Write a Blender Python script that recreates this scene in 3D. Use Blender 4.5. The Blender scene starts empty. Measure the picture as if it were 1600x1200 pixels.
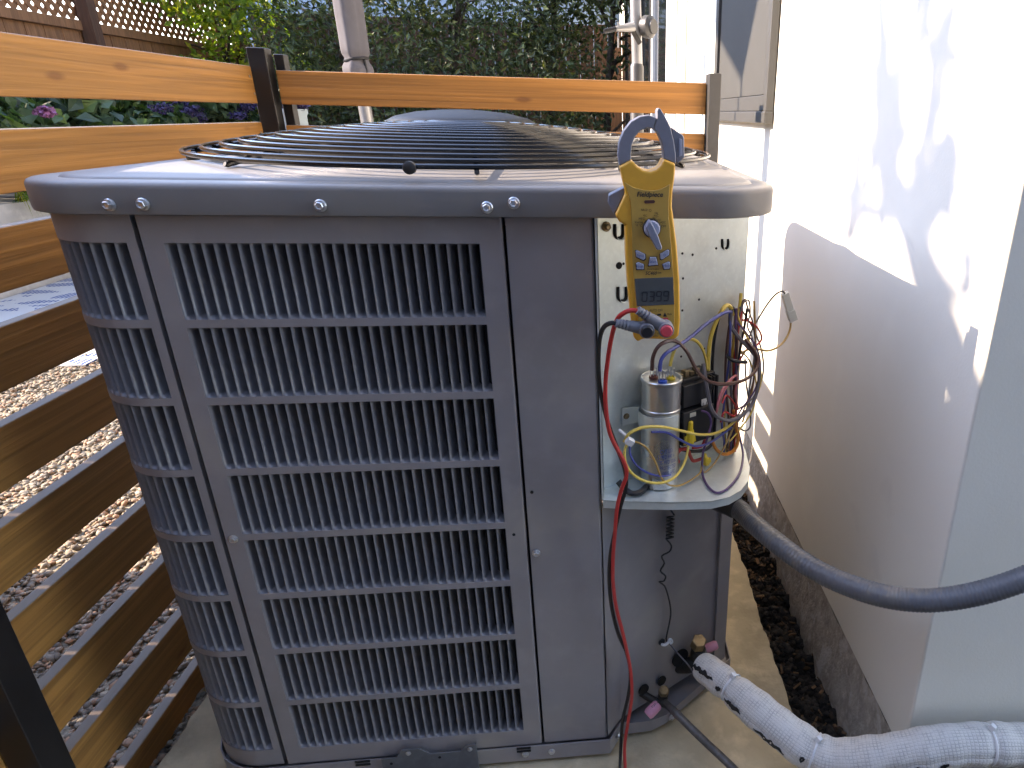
import bpy, bmesh, math, random
import numpy as np
from mathutils import Vector, Matrix, Euler
random.seed(7); rng = np.random.default_rng(7)
SC = bpy.context.scene
COL = SC.collection
# ------------------------------------------------------------------ camera
CAM = np.array([0.4667, -0.8145, 0.9719])
RM = np.array([[0.9927, -0.1186, 0.0225], [-0.0256, -0.3891, -0.9208], [0.1180, 0.9135, -0.3893]])
F, CX, CY = 1067.0, 1063.4, 630.8
cam = bpy.data.cameras.new('camera'); camo = bpy.data.objects.new('camera', cam); COL.objects.link(camo)
m3 = Matrix(((RM[0][0], -RM[1][0], -RM[2][0]), (RM[0][1], -RM[1][1], -RM[2][1]), (RM[0][2], -RM[1][2], -RM[2][2])))
camo.matrix_world = Matrix.Translation(Vector(CAM)) @ m3.to_4x4()
cam.sensor_fit = 'HORIZONTAL'; cam.sensor_width = 36.0; cam.lens = F / 1600 * 36.0
cam.shift_x = 0.5 - CX / 1600; cam.shift_y = (CY - 600) / 1600
cam.clip_start = 0.02; cam.clip_end = 200
SC.camera = camo
# ------------------------------------------------------------------ sky, sun, exposure
SUN = Vector((1.0, -0.055, -0.608)).normalized()
w = bpy.data.worlds.new('World'); SC.world = w; w.use_nodes = True
nt = w.node_tree; bg = nt.nodes['Background']
sky = nt.nodes.new('ShaderNodeTexSky'); sky.sky_type = 'NISHITA'; sky.sun_disc = False
sky.sun_elevation = math.asin(-SUN.z); sky.sun_rotation = math.atan2(-SUN.x, -SUN.y)
sky.air_density = 1.0; sky.dust_density = 0.2; sky.ozone_density = 1.0
nt.links.new(sky.outputs[0], bg.inputs[0]); bg.inputs[1].default_value = 0.15
sl = bpy.data.lights.new('sun', 'SUN'); sl.energy = 2.1; sl.angle = math.radians(0.5); sl.color = (1.0, 0.90, 0.72)
slo = bpy.data.objects.new('sun', sl); COL.objects.link(slo)
slo.rotation_euler = SUN.to_track_quat('-Z', 'Y').to_euler(); slo.location = (-8, 0.5, 6)
SC.view_settings.view_transform = 'Standard'; SC.view_settings.look = 'None'
SC.view_settings.exposure = 2.96; SC.view_settings.gamma = 1.0; SC.view_settings.use_curve_mapping = False
SC.view_settings.use_white_balance = True; SC.view_settings.white_balance_temperature = 7150; SC.view_settings.white_balance_tint = 22
SC.render.engine = "CYCLES"
SC.cycles.use_adaptive_sampling = True; SC.cycles.adaptive_threshold = 0.02
SC.cycles.max_bounces = 7; SC.cycles.diffuse_bounces = 4; SC.cycles.glossy_bounces = 4
SC.cycles.use_denoising = True
SC.cycles.sample_clamp_indirect = 6

# ------------------------------------------------------------------ helpers: pixels of the survey photo -> points in the place
def ray(x, y):
    return RM.T @ np.array([(x - CX) / F, (y - CY) / F, 1.0])
def on(x, y, ax, v):
    d = ray(x, y); t = (v - CAM[ax]) / d[ax]; return Vector(CAM + t * d)
def ony(x, y, Y): return on(x, y, 1, Y)
PA = Vector((0.470, 0.028, 0)); PB = Vector((0.684, 0.165, 0))       # foot of the bare metal panel, in plan
PN = Vector((PB.y - PA.y, -(PB.x - PA.x), 0)).normalized()           # towards the viewer
def onp(x, y, off=0.0):
    d = Vector(ray(x, y)); c = Vector(CAM); q = PA + PN * off
    return c + d * ((q - c).dot(PN) / d.dot(PN))

# ------------------------------------------------------------------ materials
MATS = {}
def mat(name, col, rough=0.5, metal=0.0, var=0.0, scale=20.0, bump=0.0, bscale=200.0, stretch=None, spec=0.5,
        island=0.0, hue=None, rvar=0.0, dust=None, coat=0.0, detail=4.0):
    if name in MATS: return MATS[name]
    m = bpy.data.materials.new(name); m.use_nodes = True; n = m.node_tree.nodes; L = m.node_tree.links
    b = n['Principled BSDF']
    b.inputs['Roughness'].default_value = rough; b.inputs['Metallic'].default_value = metal
    b.inputs['Specular IOR Level'].default_value = spec; b.inputs['Coat Weight'].default_value = coat
    tc = n.new('ShaderNodeTexCoord'); mp = n.new('ShaderNodeMapping'); L.new(tc.outputs['Object'], mp.inputs[0])
    if stretch: mp.inputs['Scale'].default_value = stretch
    rgb = n.new('ShaderNodeRGB'); rgb.outputs[0].default_value = (*col, 1); out = rgb.outputs[0]
    def mixin(a, c2, fac):
        mx = n.new('ShaderNodeMix'); mx.data_type = 'RGBA'
        L.new(a, mx.inputs[6]); mx.inputs[7].default_value = (*c2, 1)
        if isinstance(fac, float): mx.inputs[0].default_value = fac
        else: L.new(fac, mx.inputs[0])
        return mx.outputs[2]
    def noise(sc, lo, hi, det=detail):
        t = n.new('ShaderNodeTexNoise'); t.inputs['Scale'].default_value = sc; t.inputs['Detail'].default_value = det
        L.new(mp.outputs[0], t.inputs['Vector'])
        r = n.new('ShaderNodeMapRange'); r.inputs[1].default_value = lo; r.inputs[2].default_value = hi
        L.new(t.outputs[0], r.inputs[0]); return r.outputs[0]
    if var:
        dk = tuple(max(0, c * (1 - var)) for c in col); lt = tuple(min(1, c * (1 + var)) for c in col)
        out = mixin(out, dk, noise(scale, 0.62, 0.35)); out = mixin(out, lt, noise(scale * 2.7, 0.5, 0.75))
    if island:
        g = n.new('ShaderNodeNewGeometry'); hs = n.new('ShaderNodeHueSaturation')
        r = n.new('ShaderNodeMapRange'); r.inputs[3].default_value = 1 - island; r.inputs[4].default_value = 1 + island
        L.new(g.outputs['Random Per Island'], r.inputs[0]); L.new(r.outputs[0], hs.inputs['Value']); L.new(out, hs.inputs['Color']); out = hs.outputs[0]
        if hue:
            ml = n.new('ShaderNodeMath'); ml.operation = 'MULTIPLY'; ml.inputs[1].default_value = 7.31
            fr = n.new('ShaderNodeMath'); fr.operation = 'FRACT'; L.new(g.outputs['Random Per Island'], ml.inputs[0]); L.new(ml.outputs[0], fr.inputs[0])
            st = n.new('ShaderNodeMapRange'); st.inputs[1].default_value = hue[1]; st.inputs[2].default_value = min(1, hue[1] + 0.15)
            L.new(fr.outputs[0], st.inputs[0]); out = mixin(out, hue[0], st.outputs[0])
    if dust: out = mixin(out, dust[0], noise(dust[1], dust[2], dust[3]))
    L.new(out, b.inputs['Base Color'])
    if rvar:
        r = n.new('ShaderNodeMapRange'); r.inputs[3].default_value = max(0.02, rough - rvar); r.inputs[4].default_value = min(1, rough + rvar)
        t = n.new('ShaderNodeTexNoise'); t.inputs['Scale'].default_value = scale * 0.7; L.new(mp.outputs[0], t.inputs['Vector'])
        L.new(t.outputs[0], r.inputs[0]); L.new(r.outputs[0], b.inputs['Roughness'])
    if bump:
        t = n.new('ShaderNodeTexNoise'); t.inputs['Scale'].default_value = bscale; t.inputs['Detail'].default_value = 6
        L.new(mp.outputs[0], t.inputs['Vector'])
        bp = n.new('ShaderNodeBump'); bp.inputs['Strength'].default_value = 1.0; bp.inputs['Distance'].default_value = bump
        L.new(t.outputs[0], bp.inputs['Height']); L.new(bp.outputs[0], b.inputs['Normal'])
    MATS[name] = m; return m

def wood(name, col, axis, dark, rough=0.55):
    """stained board: streaks along one axis, a few knots"""
    m = bpy.data.materials.new(name); m.use_nodes = True; n = m.node_tree.nodes; L = m.node_tree.links
    b = n['Principled BSDF']; b.inputs['Roughness'].default_value = rough
    tc = n.new('ShaderNodeTexCoord'); oi = n.new('ShaderNodeObjectInfo')
    ad = n.new('ShaderNodeVectorMath'); ad.operation = 'ADD'
    sc = n.new('ShaderNodeVectorMath'); sc.operation = 'SCALE'; sc.inputs[0].default_value = (3.1, 7.7, 5.3)
    L.new(oi.outputs['Random'], sc.inputs[3]); L.new(tc.outputs['Object'], ad.inputs[0]); L.new(sc.outputs[0], ad.inputs[1])
    mp = n.new('ShaderNodeMapping'); s = [30, 30, 110]; s[axis] = 2.2; mp.inputs['Scale'].default_value = s; L.new(ad.outputs[0], mp.inputs[0])
    t = n.new('ShaderNodeTexNoise'); t.inputs['Scale'].default_value = 1.0; t.inputs['Detail'].default_value = 6; t.inputs['Distortion'].default_value = 0.6
    L.new(mp.outputs[0], t.inputs['Vector'])
    cr = n.new('ShaderNodeValToRGB'); cr.color_ramp.elements[0].position = 0.33; cr.color_ramp.elements[1].position = 0.66
    cr.color_ramp.elements[0].color = (*[c * 0.70 for c in col], 1); cr.color_ramp.elements[1].color = (*[min(1, c * 1.18) for c in col], 1)
    L.new(t.outputs[0], cr.inputs[0])
    mp2 = n.new('ShaderNodeMapping'); s2 = [9, 9, 16]; s2[axis] = 5.0; mp2.inputs['Scale'].default_value = s2; L.new(ad.outputs[0], mp2.inputs[0])
    v = n.new('ShaderNodeTexVoronoi'); v.inputs['Scale'].default_value = 1.0; v.inputs['Randomness'].default_value = 1.0; L.new(mp2.outputs[0], v.inputs['Vector'])
    mr = n.new('ShaderNodeMapRange'); mr.inputs[1].default_value = 0.06; mr.inputs[2].default_value = 0.13; mr.inputs[3].default_value = 0.75; mr.inputs[4].default_value = 0.0
    L.new(v.outputs['Distance'], mr.inputs[0])
    mx = n.new('ShaderNodeMix'); mx.data_type = 'RGBA'; L.new(mr.outputs[0], mx.inputs[0]); L.new(cr.outputs[0], mx.inputs[6]); mx.inputs[7].default_value = (*dark, 1)
    # weathered grey on the upper faces
    g = n.new('ShaderNodeNewGeometry'); sp = n.new('ShaderNodeSeparateXYZ'); L.new(g.outputs['Normal'], sp.inputs[0])
    m2 = n.new('ShaderNodeMapRange'); m2.inputs[1].default_value = 0.5; m2.inputs[2].default_value = 0.9; m2.inputs[4].default_value = 0.8; L.new(sp.outputs[2], m2.inputs[0])
    mx2 = n.new('ShaderNodeMix'); mx2.data_type = 'RGBA'; L.new(m2.outputs[0], mx2.inputs[0]); L.new(mx.outputs[2], mx2.inputs[6]); mx2.inputs[7].default_value = (0.150, 0.125, 0.090, 1)
    L.new(mx2.outputs[2], b.inputs['Base Color'])
    bp = n.new('ShaderNodeBump'); bp.inputs['Distance'].default_value = 0.0016; L.new(t.outputs[0], bp.inputs['Height']); L.new(bp.outputs[0], b.inputs['Normal'])
    return m

M = {}
M['paint'] = mat('grey_paint', (0.268, 0.250, 0.252), 0.42, var=0.10, scale=9, bump=0.00012, bscale=900, rvar=0.08, dust=((0.34, 0.31, 0.27), 6.0, 0.54, 0.80), detail=8.0)
M['paint_lid'] = mat('grey_lid_paint', (0.185, 0.178, 0.172), 0.46, var=0.06, scale=7, bump=0.0001, bscale=900, rvar=0.05, dust=((0.22, 0.20, 0.17), 6.0, 0.5, 0.85))
M['slat'] = mat('louver_paint', (0.195, 0.187, 0.195), 0.30, var=0.12, scale=60, bump=0.00006, bscale=1500, dust=((0.24, 0.21, 0.17), 45.0, 0.60, 0.9))  # same grey as the panel, darkened: slot shade is put into the colour
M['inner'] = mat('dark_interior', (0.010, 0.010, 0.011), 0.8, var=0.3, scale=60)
M['galv'] = mat('galvanised_steel', (0.68, 0.73, 0.69), 0.36, 0.45, var=0.06, scale=60, bump=0.00006, bscale=300, rvar=0.08, dust=((0.50, 0.49, 0.43), 7.0, 0.55, 0.85))
M['zinc'] = mat('zinc_screw', (0.62, 0.63, 0.64), 0.3, 0.9, var=0.15, scale=300)
M['blackwire'] = mat('black_coated_wire', (0.008, 0.008, 0.008), 0.2, var=0.3, scale=30, dust=((0.05, 0.045, 0.035), 40, 0.66, 0.9))
M['dark'] = mat('black_hole', (0.006, 0.006, 0.006), 0.9)
M['alu'] = mat('aluminium_can', (0.62, 0.62, 0.60), 0.30, 0.95, var=0.08, scale=40, bump=0.00005, bscale=400, rvar=0.08)
M['fan'] = mat('fan_aluminium', (0.33, 0.32, 0.30), 0.5, 0.5, var=0.2, scale=20)
M['rubber'] = mat('black_rubber', (0.015, 0.015, 0.016), 0.55, var=0.2, scale=60)
M['brass'] = mat('brass', (0.30, 0.22, 0.12), 0.45, 0.75, var=0.25, scale=60, rvar=0.1)
M['pink'] = mat('pink_plastic', (0.62, 0.27, 0.36), 0.45, var=0.08, scale=80)
M['meter_y'] = mat('yellow_plastic', (0.72, 0.36, 0.035), 0.38, var=0.05, scale=40, bump=0.00004, bscale=1500)
M['meter_f'] = mat('mustard_label', (0.47, 0.28, 0.055), 0.42, var=0.05, scale=40)
M['meter_g'] = mat('blue_grey_plastic', (0.19, 0.195, 0.235), 0.42, var=0.06, scale=60, bump=0.00004, bscale=1500)
M['rim'] = mat('pale_plastic_rim', (0.62, 0.50, 0.26), 0.4)
M['button'] = mat('pale_grey_button', (0.34, 0.36, 0.46), 0.4, var=0.05, scale=100)
M['ink'] = mat('dark_print', (0.025, 0.022, 0.022), 0.6)
M['blueink'] = mat('blue_print', (0.05, 0.08, 0.26), 0.6)
M['lcd'] = mat('lcd_glass', (0.085, 0.090, 0.088), 0.16, var=0.1, scale=30)
M['lcdink'] = mat('lcd_segment', (0.012, 0.012, 0.014), 0.3)
M['redp'] = mat('red_plastic', (0.60, 0.06, 0.08), 0.4, var=0.05, scale=60)
M['blackp'] = mat('black_plastic', (0.014, 0.014, 0.016), 0.4, var=0.15, scale=40)
M['greyp'] = mat('grey_rubber_boot', (0.16, 0.165, 0.19), 0.5, var=0.08, scale=60)
def wirem(n, c): return mat('wire_' + n, c, 0.38, var=0.06, scale=50)
W = dict(red=wirem('red', (0.50, 0.035, 0.03)), black=wirem('black', (0.012, 0.012, 0.013)), brown=wirem('brown', (0.10, 0.045, 0.035)), blue=wirem('blue', (0.06, 0.075, 0.28)),
         yellow=wirem('yellow', (0.68, 0.50, 0.09)), orange=wirem('orange', (0.62, 0.22, 0.03)), purple=wirem('purple', (0.10, 0.055, 0.15)), grey=wirem('grey', (0.14, 0.13, 0.14)),
         pink=wirem('pink', (0.60, 0.19, 0.20)), tan=wirem('tan', (0.42, 0.26, 0.07)))
M['white_tie'] = mat('white_nylon', (0.72, 0.72, 0.70), 0.4)
M['stucco'] = mat('white_stucco', (0.79, 0.76, 0.66), 0.85, var=0.025, scale=3, bump=0.00022, bscale=300, dust=((0.55, 0.52, 0.46), 5.0, 0.66, 0.95))
M['footing'] = mat('rough_footing', (0.40, 0.36, 0.30), 0.95, var=0.3, scale=26, bump=0.004, bscale=120, dust=((0.48, 0.46, 0.42), 22.0, 0.56, 0.66))
M['concrete'] = mat('tan_concrete', (0.56, 0.46, 0.29), 0.9, var=0.20, scale=10, bump=0.0012, bscale=160, dust=((0.30, 0.245, 0.165), 7.0, 0.52, 0.75))
M['soil'] = mat('dark_soil', (0.030, 0.023, 0.017), 1.0, var=0.5, scale=50, bump=0.006, bscale=120)
M['clod'] = mat('soil_clod', (0.033, 0.026, 0.020), 1.0, var=0.4, scale=120, bump=0.002, bscale=300, island=0.7, hue=((0.10, 0.055, 0.025), 0.9))
M['chip'] = mat('bark_chip', (0.17, 0.10, 0.05), 0.95, var=0.3, scale=90, island=0.6)
M['gravel'] = mat('gravel_ground', (0.32, 0.27, 0.19), 0.95, var=0.45, scale=90, bump=0.006, bscale=120)
M['pebble'] = mat('pebble', (0.235, 0.20, 0.145), 0.75, var=0.15, scale=90, island=0.55, hue=((0.36, 0.22, 0.13), 0.72))
M['post'] = mat('black_steel', (0.014, 0.013, 0.013), 0.38, var=0.2, scale=20, rvar=0.1)
M['gpost'] = mat('grey_steel_post', (0.055, 0.054, 0.053), 0.4, var=0.1, scale=20)
M['wl'] = wood('stained_board_side', (0.36, 0.172, 0.042), 1, (0.16, 0.06, 0.015))
M['wb'] = wood('stained_board_back', (0.40, 0.172, 0.036), 0, (0.16, 0.06, 0.015))
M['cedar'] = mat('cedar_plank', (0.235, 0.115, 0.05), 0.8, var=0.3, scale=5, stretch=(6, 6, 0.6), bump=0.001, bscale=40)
M['cedar_d'] = mat('weathered_cedar_plank', (0.10, 0.050, 0.028), 0.85, var=0.3, scale=5, stretch=(6, 6, 0.6), bump=0.001, bscale=40)  # darker cedar copy: the back fence's shade is put into this colour
M['conduit'] = mat('grey_conduit_plastic', (0.115, 0.118, 0.125), 0.4, var=0.1, scale=30, dust=((0.20, 0.18, 0.14), 20, 0.55, 0.8))
M['linegrey'] = mat('dull_copper_line', (0.115, 0.105, 0.095), 0.5, 0.35, var=0.3, scale=60)
M['rust'] = mat('dark_valve_metal', (0.035, 0.033, 0.028), 0.6, 0.3, var=0.3, scale=60)

def leafmat(name, col, isl, hue, rough=0.42, trans=0.25):
    m = mat(name, col, rough, island=isl, hue=hue, spec=0.4)
    n = m.node_tree.nodes; L = m.node_tree.links; b = n['Principled BSDF']; o = n['Material Output']
    tr = n.new('ShaderNodeBsdfTranslucent'); mx = n.new('ShaderNodeMixShader'); mx.inputs[0].default_value = trans
    src = b.inputs['Base Color'].links[0].from_socket
    br = n.new('ShaderNodeMix'); br.data_type = 'RGBA'; br.blend_type = 'MULTIPLY'; br.inputs[0].default_value = 1.0
    L.new(src, br.inputs[6]); br.inputs[7].default_value = (1.6, 1.8, 0.6, 1); L.new(br.outputs[2], tr.inputs[0])
    L.new(b.outputs[0], mx.inputs[1]); L.new(tr.outputs[0], mx.inputs[2]); L.new(mx.outputs[0], o.inputs[0]); return m
M['leaf_h'] = leafmat('hedge_leaf', (0.058, 0.080, 0.034), 0.55, ((0.12, 0.13, 0.045), 0.75))
M['leaf_v'] = leafmat('vine_leaf', (0.12, 0.18, 0.02), 0.5, ((0.30, 0.30, 0.03), 0.65), trans=0.45)
M['leaf_g'] = leafmat('garden_leaf', (0.055, 0.095, 0.045), 0.45, ((0.09, 0.15, 0.03), 0.75))
M['petal_p'] = leafmat('purple_petal', (0.045, 0.033, 0.11), 0.5, None)
M['petal_k'] = leafmat('pink_petal', (0.28, 0.11, 0.24), 0.4, None)
M['bark'] = mat('bark', (0.075, 0.058, 0.042), 0.95, var=0.4, scale=20, bump=0.006, bscale=40)
M['trim'] = mat('grey_window_trim', (0.065, 0.065, 0.062), 0.5, var=0.05, scale=10)
M['blind'] = mat('grey_roller_blind', (0.050, 0.050, 0.045), 0.75, var=0.05, scale=8, bump=0.0003, bscale=700)
M['glass'] = mat('dark_window_glass', (0.010, 0.014, 0.018), 0.06, spec=0.6)
M['whitef'] = mat('white_frame', (0.72, 0.72, 0.70), 0.5, var=0.04, scale=6)
M['housey'] = mat('pale_blue_siding', (0.22, 0.29, 0.36), 0.8, var=0.05, scale=3)
M['fabric'] = mat('grey_umbrella_fabric', (0.12, 0.115, 0.125), 0.9, var=0.08, scale=10, bump=0.0008, bscale=500)
M['mast'] = mat('silver_grey_mast', (0.34, 0.34, 0.34), 0.35, 0.5, var=0.06, scale=10)
M['steel'] = mat('polished_grill_steel', (0.008, 0.009, 0.011), 0.5, 0.0, spec=0.3, var=0.1, scale=10)
M['chrome'] = mat('bright_rim_steel', (0.62, 0.62, 0.58), 0.2, 1.0)
M['plant_wall'] = mat('pale_planter_concrete', (0.50, 0.49, 0.45), 0.9, var=0.12, scale=8, bump=0.001, bscale=90)
M['patio'] = mat('patio_concrete', (0.40, 0.38, 0.33), 0.9, var=0.15, scale=3, bump=0.001, bscale=90)
M['pot'] = mat('pale_blue_pot', (0.36, 0.47, 0.55), 0.35, var=0.05, scale=12)

# ------------------------------------------------------------------ mesh builder
class MB:
    def __init__(s): s.v = []; s.f = []; s.uv = None
    def add(s, vs, fs):
        k = len(s.v); s.v += [tuple(v) for v in vs]; s.f += [tuple(i + k for i in f) for f in fs]; return s
    def box(s, lo, hi, rot=None, c=None):
        x0, y0, z0 = lo; x1, y1, z1 = hi
        vs = [Vector(p) for p in ((x0, y0, z0), (x1, y0, z0), (x1, y1, z0), (x0, y1, z0), (x0, y0, z1), (x1, y0, z1), (x1, y1, z1), (x0, y1, z1))]
        if rot is not None:
            cc = Vector(c) if c is not None else sum(vs, Vector()) / 8
            vs = [cc + rot @ (p - cc) for p in vs]
        return s.add(vs, [(0, 3, 2, 1), (4, 5, 6, 7), (0, 1, 5, 4), (1, 2, 6, 5), (2, 3, 7, 6), (3, 0, 4, 7)])
    def prism(s, a, b):                    # two matching outlines
        n = len(a); s.add(list(a) + list(b), [tuple(range(n))[::-1], tuple(range(n, 2 * n))] + [(i, (i + 1) % n, n + (i + 1) % n, n + i) for i in range(n)]); return s
    def plan(s, pts, z0, z1):
        return s.prism([(x, y, z0) for x, y in pts], [(x, y, z1) for x, y in pts])
    def loft(s, loops, cap0=False, cap1=False, closed=True):
        n = len(loops[0]); vs = [p for l in loops for p in l]; fs = []
        for k in range(len(loops) - 1):
            for i in range(n if closed else n - 1):
                j = (i + 1) % n; fs.append((k * n + i, k * n + j, (k + 1) * n + j, (k + 1) * n + i))
        if cap0: fs.append(tuple(range(n))[::-1])
        if cap1: fs.append(tuple((len(loops) - 1) * n + i for i in range(n)))
        return s.add(vs, fs)
    def tube(s, path, r, n=8, cap=True, closed=False):
        P = [Vector(p) for p in path]; loops = []; up = None; N = len(P)
        for i in range(N):
            t = (P[(i + 1) % N] - P[i - 1]) if closed else (P[min(i + 1, N - 1)] - P[max(i - 1, 0)])
            if t.length < 1e-9: t = Vector((0, 0, 1))
            t.normalize()
            if up is None: up = Vector((0, 0, 1)) if abs(t.z) < 0.9 else Vector((1, 0, 0))
            up = (up - t * up.dot(t))
            if up.length < 1e-6: up = t.orthogonal()
            up.normalize(); sd = t.cross(up); rr = r(i / (N - 1)) if callable(r) else r
            loops.append([P[i] + (up * math.cos(a) + sd * math.sin(a)) * rr for a in [2 * math.pi * k / n for k in range(n)]])
        if closed: loops.append(loops[0])
        return s.loft(loops, cap and not closed, cap and not closed)
    def lathe(s, prof, c, axis=(0, 0, 1), n=24, ph=0.0):
        ax = Vector(axis).normalized(); u = ax.orthogonal().normalized(); v = ax.cross(u); c = Vector(c)
        loops = [[c + ax * h + (u * math.cos(a) + v * math.sin(a)) * max(r, 1e-5) for a in [ph + 2 * math.pi * k / n for k in range(n)]] for r, h in prof]
        return s.loft(loops, True, True)
    def build(s, name, m, parent=None, smooth=False, bevel=0.0, seg=2, kind=None, sharp=40):
        me = bpy.data.meshes.new(name); me.from_pydata(s.v, [], s.f); me.validate(); me.update()
        me.materials.append(m); o = bpy.data.objects.new(name, me); COL.objects.link(o)
        bm = bmesh.new(); bm.from_mesh(me); bmesh.ops.recalc_face_normals(bm, faces=bm.faces)
        if smooth:
            for f in bm.faces: f.smooth = True
            for e in bm.edges:
                if len(e.link_faces) == 2 and e.calc_face_angle(0) > math.radians(sharp): e.smooth = False
        bm.to_mesh(me); bm.free()
        if bevel:
            md = o.modifiers.new('bevel', 'BEVEL'); md.width = bevel; md.segments = seg; md.limit_method = 'ANGLE'; md.angle_limit = math.radians(35)
            for f in me.polygons: f.use_smooth = True
            md.harden_normals = True
        if parent is not None: attach(o, parent)
        if kind: o['kind'] = kind
        return o
def attach(o, p):
    o.parent = p; root = p; loc = Vector(p.location)
    while root.parent is not None:
        root = root.parent; loc = Vector(root.location)
    o.matrix_parent_inverse = Matrix.Translation(-loc) if p.parent is None else Matrix.Identity(4)
def thing(name, label, cat, loc=(0, 0, 0), group=None):
    o = bpy.data.objects.new(name, None); COL.objects.link(o); o.location = loc; o.empty_display_size = 0.05
    return tag(o, label, cat, group)
def tag(o, label, cat, group=None):
    o['label'] = label; o['category'] = cat
    if group: o['group'] = group
    return o
def struct(o): o['kind'] = 'structure'; return o
def smoothpath(pts, n=8):
    P = [Vector(p) for p in pts]; out = []
    for i in range(len(P) - 1):
        p0, p1, p2, p3 = P[max(i - 1, 0)], P[i], P[i + 1], P[min(i + 2, len(P) - 1)]
        for k in range(n):
            t = k / n
            out.append(0.5 * ((2 * p1) + (p2 - p0) * t + (2 * p0 - 5 * p1 + 4 * p2 - p3) * t * t + (3 * p1 - p0 - 3 * p2 + p3) * t ** 3))
    out.append(P[-1]); return out
def rrect(x0, x1, y0, y1, r, n=8):
    rs = r if isinstance(r, (list, tuple)) else [r] * 4; out = []
    for (cx, cy, a0), q in zip(((x1, y1, 0), (x0, y1, 90), (x0, y0, 180), (x1, y0, 270)), rs):
        sx = -1 if cx == x1 else 1; sy = -1 if cy == y1 else 1
        for k in range(n + 1):
            a = math.radians(a0 + 90 * k / n); out.append((cx + sx * q + q * math.cos(a), cy + sy * q + q * math.sin(a)))
    return out
def hexbolt(mb_parent, name, c, nrm, r=0.0042, h=0.0042, m='zinc'):
    nrm = Vector(nrm).normalized(); c = Vector(c)
    o = MB().lathe([(r * 1.45, 0), (r * 1.45, h * 0.22), (r * 1.2, h * 0.36)], c, nrm, 16).lathe([(r, h * 0.3), (r, h * 0.88), (r * 0.8, h), (r * 0.5, h * 0.9)], c, nrm, 6, random.random()).build(name, M[m], mb_parent)
    return o
def text(s, c, size, m, parent, name='lettering', width=None, shear=0.0, right=(1, 0, 0), up=(0, 0, 1), bold=0.0, ex=0.0002):
    cu = bpy.data.curves.new('t', 'FONT'); cu.body = s; cu.size = 1; cu.align_x = 'CENTER'; cu.align_y = 'CENTER'; cu.shear = shear; cu.offset = bold; cu.resolution_u = 3
    ob = bpy.data.objects.new('t', cu); COL.objects.link(ob); dg = bpy.context.evaluated_depsgraph_get(); dg.update()
    me = bpy.data.meshes.new_from_object(ob.evaluated_get(dg)); COL.objects.unlink(ob); bpy.data.objects.remove(ob)
    R, U, c = Vector(right).normalized(), Vector(up).normalized(), Vector(c); Nn = R.cross(U)
    xs = [v.co.x for v in me.vertices]; sx = size if not width else width / max(1e-6, max(xs) - min(xs))
    for v in me.vertices: v.co = c + R * (v.co.x * sx) + U * (v.co.y * size) + Nn * ex
    me.name = name; me.materials.clear(); me.materials.append(m)
    o = bpy.data.objects.new(name, me); COL.objects.link(o); attach(o, parent); return o

# ================================================================== GROUND AND SETTING
GZ = -0.075
struct(MB().add([(-60, -40, GZ - 0.02), (60, -40, GZ - 0.02), (60, 80, GZ - 0.02), (-60, 80, GZ - 0.02)], [(0, 1, 2, 3)]).build('ground', M['soil']))
struct(MB().add([(-2.35, -2.5, GZ), (-0.22, -2.5, GZ), (-0.22, 3.2, GZ), (-2.35, 3.2, GZ)], [(0, 1, 2, 3)]).build('gravel_path', M['gravel']))
struct(MB().add([(-7, 3.2, GZ + .004), (0.9, 3.2, GZ + .004), (0.9, 9, GZ + .004), (-7, 9, GZ + .004)], [(0, 1, 2, 3)]).add([(-7, -2.5, GZ + .004), (-2.35, -2.5, GZ + .004), (-2.35, 3.2, GZ + .004), (-7, 3.2, GZ + .004)], [(0, 1, 2, 3)]).add([(-0.22, 1.0, GZ + .004), (0.9, 1.0, GZ + .004), (0.9, 3.2, GZ + .004), (-0.22, 3.2, GZ + .004)], [(0, 1, 2, 3)]).build('patio', M['patio']))

def scatter(name, n, region, zf, size, m, kind='stuff', flat=0.6, seed=1, label=None, cat=None, elong=1.0):
    r = np.random.default_rng(seed); bm = bmesh.new(); bmesh.ops.create_icosphere(bm, subdivisions=1, radius=1)
    bv = np.array([v.co[:] for v in bm.verts]); bf = [tuple(v.index for v in f.verts) for f in bm.faces]; bm.free()
    k = len(bv); V = []; Fc = []
    for i in range(n):
        x, y = region(r); s = size[0] + (size[1] - size[0]) * r.random() ** 1.6
        d = bv * (s * (1 + 0.25 * r.standard_normal((k, 1)) * 0.6)); d = d * np.array([1.0 + elong * r.random() * .7, 1.0, flat * (0.7 + .5 * r.random())])
        e = Euler((r.normal(0, .35), r.normal(0, .35), r.random() * 6.28)).to_matrix(); d = d @ np.array(e).T
        d += np.array([x, y, zf(x, y) + s * 0.25]); V.append(d); Fc += [tuple(j + i * k for j in f) for f in bf]
    me = bpy.data.meshes.new(name); me.from_pydata(np.concatenate(V).tolist(), [], Fc); me.materials.append(m)
    for p in me.polygons: p.use_smooth = True
    o = bpy.data.objects.new(name, me); COL.objects.link(o); o['kind'] = kind
    if label: tag(o, label, cat)
    return o
def greg(r):
    while True:
        x = -0.28 - 2.0 * r.random() ** 1.25; y = -0.25 + 3.3 * r.random()
        if y > 0.55 * (-0.28 - x) - 0.15 and y < 2.0 * (-0.25 - x) + 1.0: return x, y
scatter('gravel_pebbles', 27000, greg, lambda x, y: GZ + 0.004, (0.0045, 0.0098), M['pebble'], seed=3, label='sunlit tan and grey pea gravel beyond the slatted fence', cat='gravel')

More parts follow.
